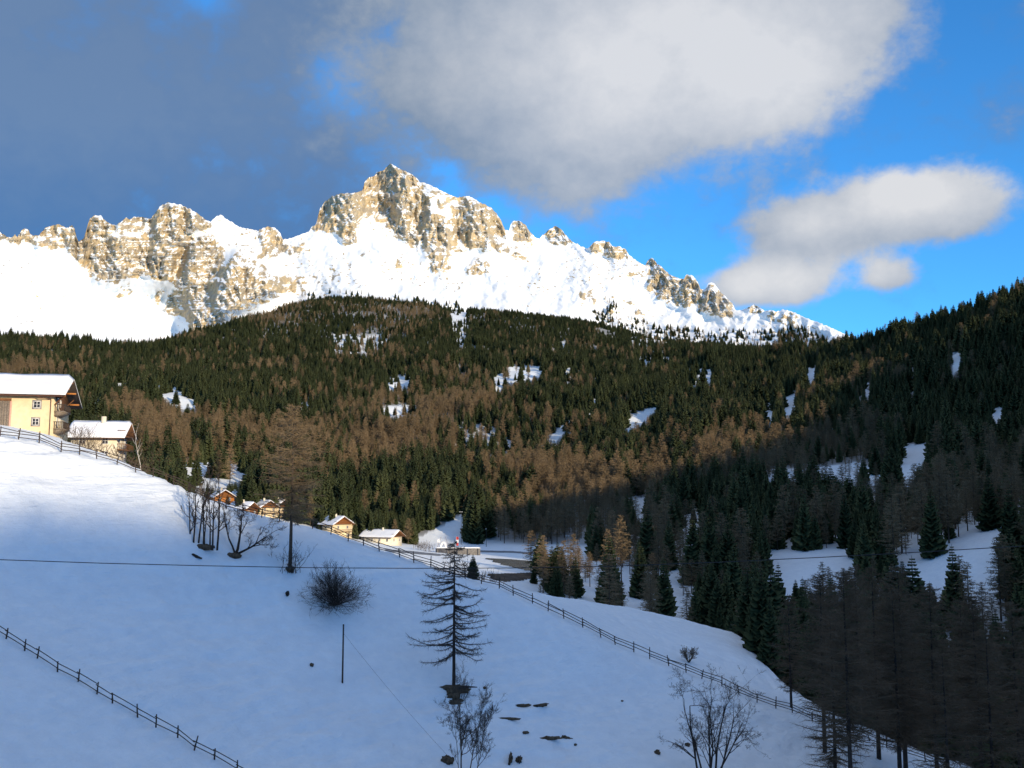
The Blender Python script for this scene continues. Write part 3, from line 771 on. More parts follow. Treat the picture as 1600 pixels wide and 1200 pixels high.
def instancer(name, P, H, sources, label, cat, seed):
    rng = np.random.default_rng(seed)
    me = bpy.data.meshes.new(name); me.vertices.add(len(P)); me.vertices.foreach_set('co', np.asarray(P, np.float32).ravel())
    set_attr(me, 'tree_scale', H / 18.0); set_attr(me, 'tree_slim', rng.uniform(.78, 1.4, len(P))); set_attr(me, 'tree_turn', rng.uniform(0, 6.283, len(P)))
    o = link(name, me); tag(o, label, cat, kind='stuff')
    ng = bpy.data.node_groups.new(name, 'GeometryNodeTree')
    ng.interface.new_socket('Geometry', in_out='INPUT', socket_type='NodeSocketGeometry'); ng.interface.new_socket('Geometry', in_out='OUTPUT', socket_type='NodeSocketGeometry')
    n = ng.nodes; l = ng.links
    gi = n.new('NodeGroupInput'); go = n.new('NodeGroupOutput'); iop = n.new('GeometryNodeInstanceOnPoints'); m2p = n.new('GeometryNodeMeshToPoints')
    l.new(gi.outputs[0], m2p.inputs[0]); l.new(m2p.outputs[0], iop.inputs['Points'])
    jall = n.new('GeometryNodeJoinGeometry')
    for tr, cr in sources:
        j = n.new('GeometryNodeJoinGeometry'); g2i = n.new('GeometryNodeGeometryToInstance')
        for ob in (tr, cr):
            oi = n.new('GeometryNodeObjectInfo'); oi.inputs['Object'].default_value = ob; l.new(oi.outputs['Geometry'], j.inputs[0])
        l.new(j.outputs[0], g2i.inputs[0]); l.new(g2i.outputs[0], jall.inputs[0])
    l.new(jall.outputs[0], iop.inputs['Instance']); iop.inputs['Pick Instance'].default_value = True
    def attr(nm):
        a = n.new('GeometryNodeInputNamedAttribute'); a.data_type = 'FLOAT'; a.inputs['Name'].default_value = nm; return a.outputs[0]
    cx = n.new('ShaderNodeCombineXYZ'); sc = attr('tree_scale'); mu = n.new('ShaderNodeMath'); mu.operation = 'MULTIPLY'; l.new(sc, mu.inputs[0]); l.new(attr('tree_slim'), mu.inputs[1])
    l.new(mu.outputs[0], cx.inputs[0]); l.new(mu.outputs[0], cx.inputs[1]); l.new(sc, cx.inputs[2]); l.new(cx.outputs[0], iop.inputs['Scale'])
    cr_ = n.new('ShaderNodeCombineXYZ'); l.new(attr('tree_turn'), cr_.inputs[2])
    e2r = n.new('FunctionNodeEulerToRotation'); l.new(cr_.outputs[0], e2r.inputs[0]); l.new(e2r.outputs[0], iop.inputs['Rotation'])
    l.new(iop.outputs[0], go.inputs[0])
    md = o.modifiers.new('trees', 'NODES'); md.node_group = ng
    return o

def region(px, py, r):
    if px > 1120 and r < 330: return 'in the dark wood below the snowy meadow', 'trees of the dark wood below the meadow'
    if px < 300 and r < 345: return 'in the grove behind the farmhouses', 'trees behind the farmhouses'
    if r < 420 and px < 1120: return 'on the snowy bank beside the valley stream', 'trees on the stream bank'
    if px > 1080:
        if r < 430: return 'beside the snowy clearing at the foot of the shaded hillside', 'trees beside the clearing under the shaded hillside'
        return 'higher up the shaded hillside across the valley', 'trees up the shaded hillside'
    return 'at the foot of the sunlit forest slope', 'trees at the foot of the sunlit slope'
def plant_forest():
    inside = (FPX > 0) & (FPX < 1600) & (FPY - FH / FR * F_PX < 1190)
    srcs = {}
    for larch_, models, nm, adj, mc in ((False, SPR, 'spruce_tree', 'dark green spruce', 'crown'), (True, LAR, 'larch_tree', 'bare brown larch', 'crown')):
        idx = np.nonzero((FL == larch_) & inside)[0]
        idx = idx[np.argsort(FR[idx] / FH[idx])][:290]
        rng = np.random.default_rng(31); src = []
        for q, i in enumerate(idx):
            v = q % NV; s = FH[i] / 18.0; sl = s * rng.uniform(.85, 1.2)
            where, grp = region(FPX[i], FPY[i], FR[i])
            size = 'tall' if FH[i] > 18.2 else 'low' if FH[i] < 13.2 else 'middling'; shape = 'slender' if sl / s < .95 else 'broad' if sl / s > 1.1 else ''
            look = ' '.join(w for w in (size, shape, adj) if w)
            e = tree_thing(nm, models[v][0], models[v][1], (FX[i], FY[i], FZ[i]), rng.uniform(0, 6.28), look + ' ' + where, 'tree', look + ' ' + grp, scale=(sl, sl, s))
            if q < NV: src.append(tuple(e.children))
        rest = np.ones(len(FX), bool); rest[idx] = False; rest &= (FL == larch_)
        P = np.concatenate([np.stack([FX, FY, FZ], 1)[rest], np.stack([RX, RY, RZ], 1)[RL == larch_], HP[HL == larch_]])
        H = np.concatenate([FH[rest], RH[RL == larch_], HH[HL == larch_]])
        instancer(nm.replace('_tree', '_forest'), P, H, src, 'far-off %s wood covering the hillsides' % ('brown larch' if larch_ else 'dark spruce'), 'forest', 3)
    print('forest', len(FX), 'larch', int(FL.sum()))
plant_forest()
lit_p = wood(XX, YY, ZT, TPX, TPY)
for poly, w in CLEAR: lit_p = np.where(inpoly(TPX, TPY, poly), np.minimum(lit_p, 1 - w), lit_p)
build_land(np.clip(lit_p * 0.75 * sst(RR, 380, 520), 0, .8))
# ------------------------------------------------------------------ solid helpers
import bmesh
plain('plaster_cream', (0.70, 0.57, 0.36), 0.9, 0.08, 1.2, 0.15)
plain('plaster_white', (0.74, 0.66, 0.50), 0.9, 0.08, 1.2, 0.15)
plain('wood_brown', (0.16, 0.075, 0.035), 0.8, 0.35, 5.0, 0.3)
plain('wood_orange', (0.42, 0.17, 0.05), 0.8, 0.3, 5.0, 0.3)
plain('wood_grey', (0.20, 0.165, 0.13), 0.85, 0.3, 6.0, 0.3)
plain('wood_dark', (0.055, 0.042, 0.034), 0.85, 0.35, 5.0, 0.3)
plain('roof_snow', (0.84, 0.85, 0.87), 0.7, 0.03, 1.5, 0.3)
plain('stone_grey', (0.30, 0.28, 0.26), 0.9, 0.25, 3.0, 0.4)
plain('concrete', (0.16, 0.15, 0.14), 0.9, 0.25, 2.0, 0.3)
plain('glass_dark', (0.030, 0.035, 0.045), 0.15, 0.2, 2.0, 0, 0.5)
plain('frame_white', (0.72, 0.70, 0.66), 0.6, 0.05, 2.0)
plain('trim_pink', (0.62, 0.36, 0.28), 0.9, 0.1, 2.0)
plain('pipe_brown', (0.13, 0.055, 0.035), 0.5, 0.1, 2.0)
plain('metal_dark', (0.030, 0.030, 0.032), 0.6, 0.2, 2.0)
plain('metal_pale', (0.50, 0.50, 0.50), 0.5, 0.1, 2.0)
plain('cloth_red', (0.42, 0.045, 0.04), 0.8, 0.15, 2.0)
plain('cloth_white', (0.78, 0.77, 0.76), 0.8, 0.05, 2.0)
plain('river_water', (0.030, 0.034, 0.036), 0.25, 0.4, 0.25, 0.25, 0.5)
plain('gravel_bank', (0.075, 0.058, 0.044), 0.95, 0.5, 0.5, 0.6)
plain('road_ice', (0.17, 0.185, 0.21), 0.7, 0.3, 0.3)

def hexa(P):
    """box from 8 corners (bottom 4, top 4)"""
    return np.array(P, float), np.array([[0, 3, 2, 1], [4, 5, 6, 7], [0, 1, 5, 4], [1, 2, 6, 5], [2, 3, 7, 6], [3, 0, 4, 7]])
def box(x0, x1, y0, y1, z0, z1):
    return hexa([(x0, y0, z0), (x1, y0, z0), (x1, y1, z0), (x0, y1, z0), (x0, y0, z1), (x1, y0, z1), (x1, y1, z1), (x0, y1, z1)])
def part(name, shapes, mat, parent, smooth=False, bevel=0.0, seg=2):
    V, Fq = join(shapes) if isinstance(shapes, list) else shapes
    me = mesh_np(name, V, Fq, mat, smooth)
    if bevel:
        bm = bmesh.new(); bm.from_mesh(me); bmesh.ops.bevel(bm, geom=bm.edges[:], offset=bevel, segments=seg, affect='EDGES', profile=.6); bm.to_mesh(me); bm.free()
        if smooth:
            for p in me.polygons: p.use_smooth = True
    return link(name, me, parent)
def slab(x0, x1, ya, za, yb, zb, t, dn=0.0):
    """sloping slab from (ya, za) to (yb, zb), thickness t upwards, underside lowered by dn"""
    return hexa([(x0, ya, za - dn), (x1, ya, za - dn), (x1, yb, zb - dn), (x0, yb, zb - dn), (x0, ya, za + t), (x1, ya, za + t), (x1, yb, zb + t), (x0, yb, zb + t)])
def snow_slab(x0, x1, ya, za, yb, zb, t, seed):
    """thick uneven snow lying on a roof slope, rounded at its rim"""
    nx, ny = 26, 9
    u = np.linspace(0, 1, nx); v = np.linspace(0, 1, ny); U, Vv = np.meshgrid(u, v, indexing='ij')
    L = x1 - x0; W = math.hypot(yb - ya, zb - za)
    ed = np.minimum(np.minimum(U * L, (1 - U) * L), Vv * W + 0.02) / 0.42
    prof = np.sqrt(np.clip(1 - (1 - np.clip(ed, 0, 1)) ** 2, 0, 1))
    th = t * (prof * (0.88 + .22 * pn(U * L / 3.0, Vv * W / 2.0, seed)) + 0.02)
    X = x0 + U * L; Y = ya + (yb - ya) * Vv; Z = za + (zb - za) * Vv
    top = np.stack([X, Y, Z + th], -1).reshape(-1, 3); bot = np.stack([X, Y, Z - 0.0 * th], -1).reshape(-1, 3)
    f = grid_faces(nx, ny)
    idx = np.arange(nx * ny).reshape(nx, ny); rim = np.concatenate([idx[:, 0], idx[-1, 1:], idx[-2::-1, -1], idx[0, -2:0:-1]])
    n = nx * ny; r2 = np.roll(rim, -1)
    return np.concatenate([top, bot]), np.concatenate([f, f[:, ::-1] + n, np.stack([rim, rim + n, r2 + n, r2], -1)])
def window_part(parent, o, ex, w, h, mat='frame_white', mull=True, surround=None, depth=0.10):
    """window on a wall: o = lower-left corner, ex = direction along the wall (unit), normal = ex turned right"""
    ex = np.array([ex[0], ex[1], 0.0]); nr = np.array([ex[1], -ex[0], 0.0]); o = np.array(o, float); ez = np.array([0, 0, 1.0])
    def bx(a0, a1, z0, z1, d0, d1):
        c = [o + ex * a + nr * d + ez * z for z in (z0, z1) for a, d in ((a0, d1), (a1, d1), (a1, d0), (a0, d0))]
        return hexa(c)
    t = 0.075
    sh = [bx(0, w, 0, t, 0, depth), bx(0, w, h - t, h, 0, depth), bx(0, t, t, h - t, 0, depth - .004), bx(w - t, w, t, h - t, 0, depth - .004)]
    if mull: sh += [bx(w / 2 - .035, w / 2 + .035, t, h - t, 0, depth - .012), bx(t, w - t, h * .55 - .02, h * .55 + .02, 0, depth - .02)]
    win = part('window', sh, mat, parent)
    part('pane', bx(t * .5, w - t * .5, t * .5, h - t * .5, 0, depth * .45), 'glass_dark', win)
    if surround:
        s = 0.16
        part('surround', [bx(-s, w + s, -s, 0, 0, .05), bx(-s, w + s, h, h + s, 0, .05), bx(-s, 0, 0, h, 0, .048), bx(w, w + s, 0, h, 0, .048)], surround, win)
    return win
def balcony(parent, x0, d, y0, y1, z, mat='wood_brown', n=10, h=0.95):
    """balcony on the gable side (+x)"""
    b = part('balcony', [box(x0, x0 + d, y0, y1, z - .16, z)], mat, parent)
    rl = [box(x0 + d - .07, x0 + d, y0, y1, z + h - .1, z + h), box(x0, x0 + d - .07, y0, y0 + .07, z + h - .1, z + h), box(x0, x0 + d - .07, y1 - .07, y1, z + h - .1, z + h)]
    for q in np.linspace(y0 + .05, y1 - .12, n): rl.append(box(x0 + d - .055, x0 + d - .015, q, q + .07, z, z + h - .1))
    for q in np.linspace(x0 + .15, x0 + d - .25, 4): rl.append(box(q, q + .07, y0 + .015, y0 + .055, z, z + h - .1))
    part('railing', rl, mat, b)
    return b

def chalet(name, px, r, rot, L, D, wh, rise, label, wall='plaster_white', gab='wood_orange', group=None, floors=2, far=1.0, seed=0, over=0.9, sink=1.5, bal=True, chimney=True, py=None, snow=.42, dz=0.0, zabs=None):
    """gabled house: local x along the ridge, gable towards +x, long side towards -y; far = depth of the rear slope"""
    x, y = polar(px, r); z = float(hz(x, y)) + dz if zabs is None else zabs
    e = link(name, None, None, (x, y, z), -R(rot))
    yr = D / (1 + far); sl = rise / yr; zf = wh + rise - sl * (D - yr)
    V = [(-L, 0, -sink), (0, 0, -sink), (0, D, -sink), (-L, D, -sink), (-L, 0, wh), (0, 0, wh), (0, D, zf), (-L, D, zf)]
    part('wall', hexa(V), wall, e)
    zt = wh - 0.02
    gx = 0.03
    part('gable', [(np.array([(-.3, .05, zt), (gx, .05, zt), (gx, yr, wh + rise - .03), (-.3, yr, wh + rise - .03), (-.3, D - .05, zf), (gx, D - .05, zf), (-.3, yr, zt - .01), (gx, yr, zt - .01)], float),
          np.array([[1, 7, 5, 3], [0, 2 + 1, 4, 6], [0, 1, 3 - 1 + 0, 3], [3, 2, 5, 4]]))], gab, e)
    o1, o2 = over, over * 1.5
    t = .16
    rf = part('roof', [slab(-L - o1, o2, -o1, wh - sl * o1, yr, wh + rise, t), slab(-L - o1, o2, D + o1 * .8, zf - sl * o1 * .8, yr + .01, wh + rise - .004, t)], 'wood_brown', e)
    part('snow_cover', [snow_slab(-L - o1 - .06, o2 + .06, -o1 - .08, wh - sl * (o1 + .08) + t + .01, yr, wh + rise + t + .01, snow, seed), snow_slab(-L - o1 - .06, o2 + .06, D + o1 * .8 + .08, zf - sl * (o1 * .8 + .08) + t + .01, yr, wh + rise + t + .01, snow, seed + 1)], 'roof_snow', rf, True)
    if chimney: 
        ch = part('chimney', [box(-L * .45, -L * .45 + .7, yr - .9, yr - .2, wh + rise - .9, wh + rise + 1.25)], 'plaster_white', rf)
    fh = wh / floors
    n = max(2, int(L / 3.4))
    for fl in range(floors):
        zb = fl * fh + fh * .36
        for k in range(n):
            window_part(e, (-L + (k + .5) * L / n - .5, 0, zb), (1, 0), 1.0, min(1.25, fh * .48))
        m = max(2, int(D / 3.2))
        for k in range(m):
            window_part(e, (0.0, (k + .5) * D / m - .45, zb), (0, 1), .95, min(1.3, fh * .5))
    if bal:
        for fl in range(1, floors + 1):
            if fl * fh < wh + .2: balcony(e, .0, 1.25, .4, D - .4, fl * fh, 'wood_brown', 14)
    return tag(e, label, 'house', group)
# ------------------------------------------------------------------ farmhouse at the top of the meadow
def farmhouse():
    x, y = polar(76, 160); z = float(hz(x, y))
    e = link('farmhouse', None, None, (x, y, z), R(13))
    L, D, wh, rise, yr = 17.0, 11.0, 6.3, 2.4, 4.8
    sl = rise / yr; zf = wh + rise - sl * (D - yr)
    part('wall', hexa([(-L, 0, -2.5), (0, 0, -2.5), (0, D, -2.5), (-L, D, -2.5), (-L, 0, wh), (0, 0, wh), (0, D, zf), (-L, D, zf)]), 'plaster_cream', e)
    part('gable', [(np.array([(-.3, .4, wh - .3), (.05, .4, wh - .3), (.05, yr, wh + rise - .03), (-.3, yr, wh + rise - .03), (-.3, D - .05, zf), (.05, D - .05, zf), (-.3, yr + 1, 3.6), (.05, yr + 1, 3.6)], float),
          np.array([[1, 7, 5, 2], [0, 3, 4, 6], [0, 1, 2, 3], [3, 2, 5, 4]]))], 'wood_brown', e)
    o2 = 1.7; t = .18
    rf = part('roof', [slab(-L - 1, o2, -.95, wh - sl * .95, yr, wh + rise, t), slab(-L - 1, o2, D + 1.2, zf - sl * 1.2, yr + .01, wh + rise - .004, t)], 'wood_dark', e)
    part('snow_cover', [snow_slab(-L - 1, o2 + .05, -1.1, wh - sl * 1.1 + t + .01, yr, wh + rise + t + .01, .75, 5), snow_slab(-L - 1, o2 + .05, D + 1.25, zf - sl * 1.25 + t + .01, yr, wh + rise + t + .01, .45, 6)], 'roof_snow', rf, True)
    for k in range(14): part('rafter', slab(-L + .2 + k * 1.36, -L + .36 + k * 1.36, -.85, wh - sl * .85 - .19, .1, wh + sl * .1 - .19, .17), 'wood_brown', rf)
    for yy, zz in ((.1, wh - .25), (2.5, wh + .95), (yr, wh + rise - .3), (7.6, wh + .75), (10.4, zf + .0)): part('purlin', box(.05, o2 - .15, yy, yy + .24, zz - .2, zz + .04), 'wood_orange', rf)
    for yy, zz in ((.3, wh - 1.2), (4.9, wh + 1.0), (8.2, wh - .9)): part('brace', tubes([[0.05, yy, zz - .5]], [[o2 - .5, yy, zz + .7]], [.09], [.09], 4), 'wood_brown', rf)
    part('gutter', box(-L - .9, o2 - .3, -1.08, -.96, wh - sl * 1.0 - .10, wh - sl * 1.0 + .02), 'pipe_brown', rf)
    dp = part('drainpipe', [*[tubes([a], [b], [.06], [.06], 6) for a, b in (((-2.0, -1.0, wh - .65), (-1.7, -.95, wh - .8)), ((-1.7, -.95, wh - .8), (-.35, -.14, wh - .95)), ((-.35, -.14, wh - .95), (-.35, -.14, -2.0)))]], 'pipe_brown', e)
    window_part(e, (-2.7, 0, 4.05), (1, 0), .95, 1.0, surround='stone_grey'); window_part(e, (-2.75, 0, 1.55), (1, 0), .9, 1.0, surround='stone_grey')
    window_part(e, (-13.6, 0, 4.05), (1, 0), .95, 1.0, surround='stone_grey')
    d = part('barn_door', [box(-8.6 + k * .34, -8.27 + k * .34, -.09 - .012 * (k % 2), -.002, -1.6, 5.0) for k in range(8)], 'wood_grey', e)
    for zz in (3.8, .9): part('hinge', box(-8.55, -7.1, -.125, -.105, zz, zz + .15), 'metal_dark', d)
    part('latch', box(-7.45, -7.25, -.16, -.105, 1.7, 1.95), 'metal_dark', d)
    part('lintel', box(-8.9, -5.65, -.16, .05, 5.02, 5.38), 'wood_brown', e); part('door_trim', box(-5.86, -5.56, -.055, .05, -1.6, 5.0), 'trim_pink', e)
    for zz in (3.75, 1.2):
        b = part('balcony', [box(.0, 1.35, .5, 5.4, zz - .16, zz), hexa([(0, .7, zz - .75), (.15, .7, zz - .75), (.15, 5.2, zz - .75), (0, 5.2, zz - .75), (0, .6, zz - .161), (1.25, .6, zz - .161), (1.25, 5.3, zz - .161), (0, 5.3, zz - .161)])], 'wood_grey', e)
        rl = [box(1.28, 1.35, .5, 5.4, zz + .9, zz + 1.0), box(0, 1.28, .5, .57, zz + .9, zz + 1.0)]
        for q in np.linspace(.6, 5.25, 16): rl.append(box(1.29, 1.34, q, q + .08, zz, zz + .9))
        for q in np.linspace(.12, 1.1, 5): rl.append(box(q, q + .08, .51, .56, zz, zz + .9))
        part('railing', rl, 'wood_dark', b)
        window_part(e, (0, 2.2, zz + .02), (0, 1), .95, 2.0, mull=False); window_part(e, (0, 4.0, zz + .8), (0, 1), .9, 1.1)
    tag(e, 'big cream plastered farmhouse with barn door and thick snow on its roof', 'house')
farmhouse()
chalet('chalet', 178, 184, -8, 7.4, 7.4, 4.6, 2.2, 'small snow-roofed farm building with balcony beside the cream farmhouse', 'plaster_white', 'wood_orange', None, 2, 1.0, 21, 1.0, 14.0, zabs=6.2)
chalet('chalet', 522, 430, 48, 11.0, 9.0, 6.6, 2.8, 'tall cream village house with orange wooden gable above the meadow fence', 'plaster_cream', 'wood_orange', None, 2, 1.0, 31, .9, dz=-1.8)
chalet('chalet', 533, 446, 48, 6.0, 7.0, 6.6, 2.0, 'narrow cream annex joined behind the tall village house', 'plaster_cream', 'wood_orange', None, 2, 1.0, 33, .8, chimney=False, dz=-2.4)
chalet('chalet', 612, 436, 26, 15.5, 8.5, 3.6, 2.3, 'long low white chalet with dark eaves beside the snowy car park', 'plaster_white', 'wood_brown', None, 1, 1.0, 35, 1.1, dz=.2)
chalet('chalet', 336, 440, 60, 9.0, 8.0, 5.4, 2.5, 'bright orange timber chalet behind the cluster of bare stems', 'wood_orange', 'wood_orange', None, 2, 1.0, 37, dz=-.3)
chalet('chalet', 366, 452, 35, 8.5, 7.5, 5.2, 2.5, 'village chalet with pink-lit snow roof next to the orange timber one', 'plaster_white', 'wood_brown', None, 2, 1.0, 39, dz=-1.0)
chalet('chalet', 384, 425, 30, 10.0, 7.0, 3.6, 2.2, 'low dark timber chalet just showing above the meadow crest', 'wood_brown', 'wood_brown', None, 1, 1.0, 41, dz=-.6)
chalet('chalet', 407, 432, 50, 9.0, 8.0, 5.0, 2.5, 'cream chalet with steep snow roof left of the big larch stem', 'plaster_cream', 'wood_orange', None, 2, 1.0, 43, dz=-1.2)
chalet('chalet', 431, 440, 40, 8.0, 8.0, 6.2, 2.6, 'yellow three-storey chalet half hidden behind the big larch', 'plaster_cream', 'wood_brown', None, 2, 1.0, 45, dz=-1.4)

# ------------------------------------------------------------------ fences
def fence(name, pts, label, spacing, h, rails, seed, rail_t=0.055):
    rng = np.random.default_rng(seed)
    P = np.array(pts, float); s = np.concatenate([[0], np.cumsum(np.linalg.norm(np.diff(P[:, :2], axis=0), axis=1))])
    n = int(s[-1] / spacing); q = np.linspace(0, s[-1], n + 1)
    q[1:-1] += rng.uniform(-.25, .25, n - 1)
    X = np.interp(q, s, P[:, 0]); Y = np.interp(q, s, P[:, 1]); Z = hz(X, Y)
    e = link(name, None, None, (X[0], Y[0], Z[0])); o = np.array([X[0], Y[0], Z[0]])
    pm = [mesh_np('post', *tubes([[0, 0, -.3], [0, 0, h * .5]], [[.02 * k - .02, 0, h * .5], [.01, .01 * k, h * (1.12 + .07 * k)]], [.075, .07], [.07, .055], 6), 'wood_dark', True) for k in range(3)]
    rm = mesh_np('rail', *join([tubes([[-.04, 0, 0], [.5, .0, .012]], [[.5, 0, .012], [1.04, 0, 0]], [rail_t, rail_t * .92], [rail_t * .92, rail_t * .85], 5)]), 'wood_dark', True)
    for i in range(n + 1):
        p = link('post', pm[int(rng.integers(3))], e, np.array([X[i], Y[i], Z[i]]) - o); p.rotation_euler = (rng.normal(0, .085), rng.normal(0, .085), rng.uniform(0, 6.28)); p.scale = (1, 1, rng.uniform(.85, 1.15))
        if i < n:
            for hh in rails:
                if rng.uniform() < .035: continue
                a = np.array([X[i], Y[i], Z[i] + hh + rng.normal(0, .06)]); b = np.array([X[i + 1], Y[i + 1], Z[i + 1] + hh + rng.normal(0, .06)])
                d = b - a; L = np.linalg.norm(d)
                side = np.array([-d[1], d[0], 0]); side = side / np.linalg.norm(side) * -.085
                k = link('rail', rm, e, a + side - o); k.scale = (L, 1, 1); k.rotation_euler = (0, -math.asin(d[2] / L), math.atan2(d[1], d[0]))
    return tag(e, label, 'fence')
def arc(pxs, r, z=None): return [(*polar(px, r),) for px in pxs]
fence('rail_fence', [polar(p[0], 138, p[1]) for p in FENCE_PX if -70 < p[0] < 1500], 'long dark rail fence running down the crest of the snowy meadow', 2.25, 1.1, (.38, .72, 1.06), 3)
LOW = [(-40, 968), (0, 992), (28, 1011), (52, 1026), (82, 1045), (104, 1057), (127, 1069), (144, 1080), (167, 1096), (190, 1110), (218, 1124), (242, 1138), (266, 1151), (290, 1165), (316, 1179), (340, 1192), (371, 1208), (400, 1226)]
fence('rail_fence', [on_ground(a, b)[:2] for a, b in LOW], 'short dark rail fence low on the shaded snow slope', 1.9, .85, (.36, .80), 4, .045)

# ------------------------------------------------------------------ bare trees on the meadow
def at(px, py): return on_ground(px, py)
def rot(v, a): return (v[0] * math.cos(a) - v[1] * math.sin(a), v[0] * math.sin(a) + v[1] * math.cos(a), v[2])
def bare_thing(name, base, model, label, cat, mt='dark_bark', mc='twig', rz=0.0, group=None): return tree_thing(name, model[0], model[1], base, rz, label, cat, group, mt, mc, crown='crown')
rng_ = np.random.default_rng(77)
st = [((x_, rng_.uniform(-.5, .5), -.3), (rng_.normal(0, .05) + .04 * x_, rng_.normal(0, .05), 1), rng_.uniform(5.8, 7.8), rng_.uniform(.08, .13)) for x_ in (-1.7, -1.2, -.75, -.2, .2, .7, 1.2, 1.7)]
bare_thing('bare_tree', at(318, 856), bare(1, st, 3, (7, 9), .30, .55, .25, wob=.05), 'clump of upright bare stems growing from one mound below the fence', 'tree')
bare_thing('bare_tree', at(366, 870), bare(2, [((0, 0, -.3), (.35, .1, 1), 4.4, .20), ((.2, 0, .1), (1, .0, .28), 4.2, .17), ((.1, 0, .2), (-.2, 0, 1), 4.0, .13)], 4, (4, 6), .50, .75, .15), 'crooked bare tree with one low leaning limb', 'tree')
st = []
for k in range(170):
    a = rng_.uniform(0, 6.283); b = rng_.uniform(.05, 1.75)
    st.append(((rng_.normal(0, .35), rng_.normal(0, .3), -.1), (math.cos(a) * math.sin(b), math.sin(a) * math.sin(b), math.cos(b) * .95), rng_.uniform(2.3, 4.3), .028))
bare_thing('bare_shrub', at(522, 946), bare(3, st, 2, (5, 7), .38, .5, .05, twig_r=.009), 'large round leafless shrub on the open snow slope', 'shrub')
bare_thing('bare_tree', at(722, 1225), bare(4, [((0, 0, -.3), (0, 0, 1), 8.0, .09), ((.4, 0, -.3), (.28, 0, 1), 6.8, .07), ((.8, .1, -.3), (.5, 0, 1), 6.2, .06), ((-.3, 0, -.3), (-.25, 0, 1), 5.6, .05)], 3, (11, 14), .36, .6, .22, twig_r=.007), 'slender pale-twigged young tree below the earth bank', 'tree', 'bark', 'twig')
st = [((rng_.uniform(-.7, .7), rng_.uniform(-.3, .3), -.3), (rng_.normal(0, .36), rng_.normal(0, .2), 1), rng_.uniform(6.5, 9.0), rng_.uniform(.10, .15)) for k in range(7)] + [((.5, .1, -.3), (.5, 0, 1), 7.5, .12)]
bare_thing('bare_tree', at(1105, 1232), bare(5, st, 4, (5, 6), .42, .6, .10, twig_r=.008), 'spreading many-stemmed bare tree in front of the crest fence', 'tree')
st = [((0, 0, -.1), (math.cos(a) * .6, math.sin(a) * .6, 1), 1.5, .05) for a in np.arange(0, 6.28, .55)]
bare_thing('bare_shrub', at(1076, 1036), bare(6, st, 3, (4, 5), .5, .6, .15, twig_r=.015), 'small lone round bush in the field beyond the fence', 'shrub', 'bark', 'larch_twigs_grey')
# larches on the meadow
b = at(453, 894); t, c = larch(20.5, 41, .235, .30, 46, .020, 3.0, .2)
tree_thing('larch_tree', t, c, b, .4, 'big lone larch with dense brown crown standing on the meadow', 'tree', None, 'bark', 'larch_twigs')
b = at(452, 896); st = [((rng_.normal(0, .9), rng_.normal(0, .4), -.1), (rng_.normal(0, .4), rng_.normal(0, .3), 1), rng_.uniform(1.5, 3.2), .03) for k in range(22)]
bare_thing('bare_shrub', b, bare(8, st, 2, (3, 4), .4, .5, .1, twig_r=.012), 'thicket of bare shoots round the foot of the big larch', 'shrub')
def sweeping_larch(H, seed):
    rng = np.random.default_rng(seed); T = trunk_pts(H, rng, .006)
    seg = [[], [], [], []]; tw = [[], []]
    for i in range(92):
        f = .22 + .77 * (i + rng.uniform(-.4, .4)) / 92; f = min(max(f, .2), .985)
        L = np.interp(f, [.2, .27, .33, .45, .55, .66, .85, 1], [3.8, 5.4, 5.2, 3.6, 4.9, 4.7, 2.4, .35]) * rng.uniform(.55, 1.12)
        a = rng.uniform(0, 6.283) if i % 3 else rng.choice([0, math.pi]) + rng.normal(0, .4)
        p = np.array([np.interp(f * H, T[:, 2], T[:, 0]), np.interp(f * H, T[:, 2], T[:, 1]), f * H]); d = np.array([math.cos(a), math.sin(a), rng.uniform(-.50, .02)])
        n = 7; rb = .014 * L + .012
        for k in range(n):
            d2 = unit(d + np.array([0, 0, (.62 * (k / n) ** 1.6)]) + rng.normal(0, .09, 3)); q = p + d2 * L / n
            seg[0].append(p); seg[1].append(q); seg[2].append(rb * (1 - .8 * k / n)); seg[3].append(rb * (1 - .8 * (k + 1) / n))
            for m in range(18):
                b0 = p + (q - p) * rng.uniform(); e = unit(rng.normal(0, .55, 3) + d2 * .75 + np.array([0, 0, -.15])); tw[0].append(b0); tw[1].append(b0 + e * rng.uniform(.15, .7) * (.45 + .12 * L))
            p = q
    A = tubes(*[np.array(v) for v in seg], 4); C = ribbons(np.array(tw[0]), np.array(tw[1]), np.full(len(tw[0]), .016), rng)
    return trunk_tube(T, .24), join([A, C])
t, c = sweeping_larch(16.6, 9); b5 = at(709, 1078)
tree_thing('larch_tree', t, c, b5, 0, 'open larch with sweeping bare boughs above the brown earth bank', 'tree', None, 'dark_bark', 'twig')
# tall larches rising from below the frame, lower right
for k, (px, r, H) in enumerate([(1238, 142, 15), (1288, 128, 21), (1303, 108, 19), (1327, 102, 25), (1372, 132, 23), (1404, 110, 23), (1413, 128, 25), (1462, 120, 24), (1478, 104, 20), (1531, 130, 24), (1548, 108, 23), (1592, 122, 25), (1625, 112, 22), (1345, 150, 22), (1510, 152, 23), (1430, 155, 22)]):
    x, y = polar(px, r, 1150); t, c = larch(H, 300 + k, .20, .36 if r < 135 and k % 2 else .16, 52, .016, 3.0, .25)
    tree_thing('larch_tree', t, c, (x, y, float(hz(x, y)) - .1), k * 1.3, 'tall leafless larch in the gloomy stand at the lower end of the crest fence', 'tree', 'larches at the lower end of the crest fence', 'dark_bark', 'larch_twigs_grey')
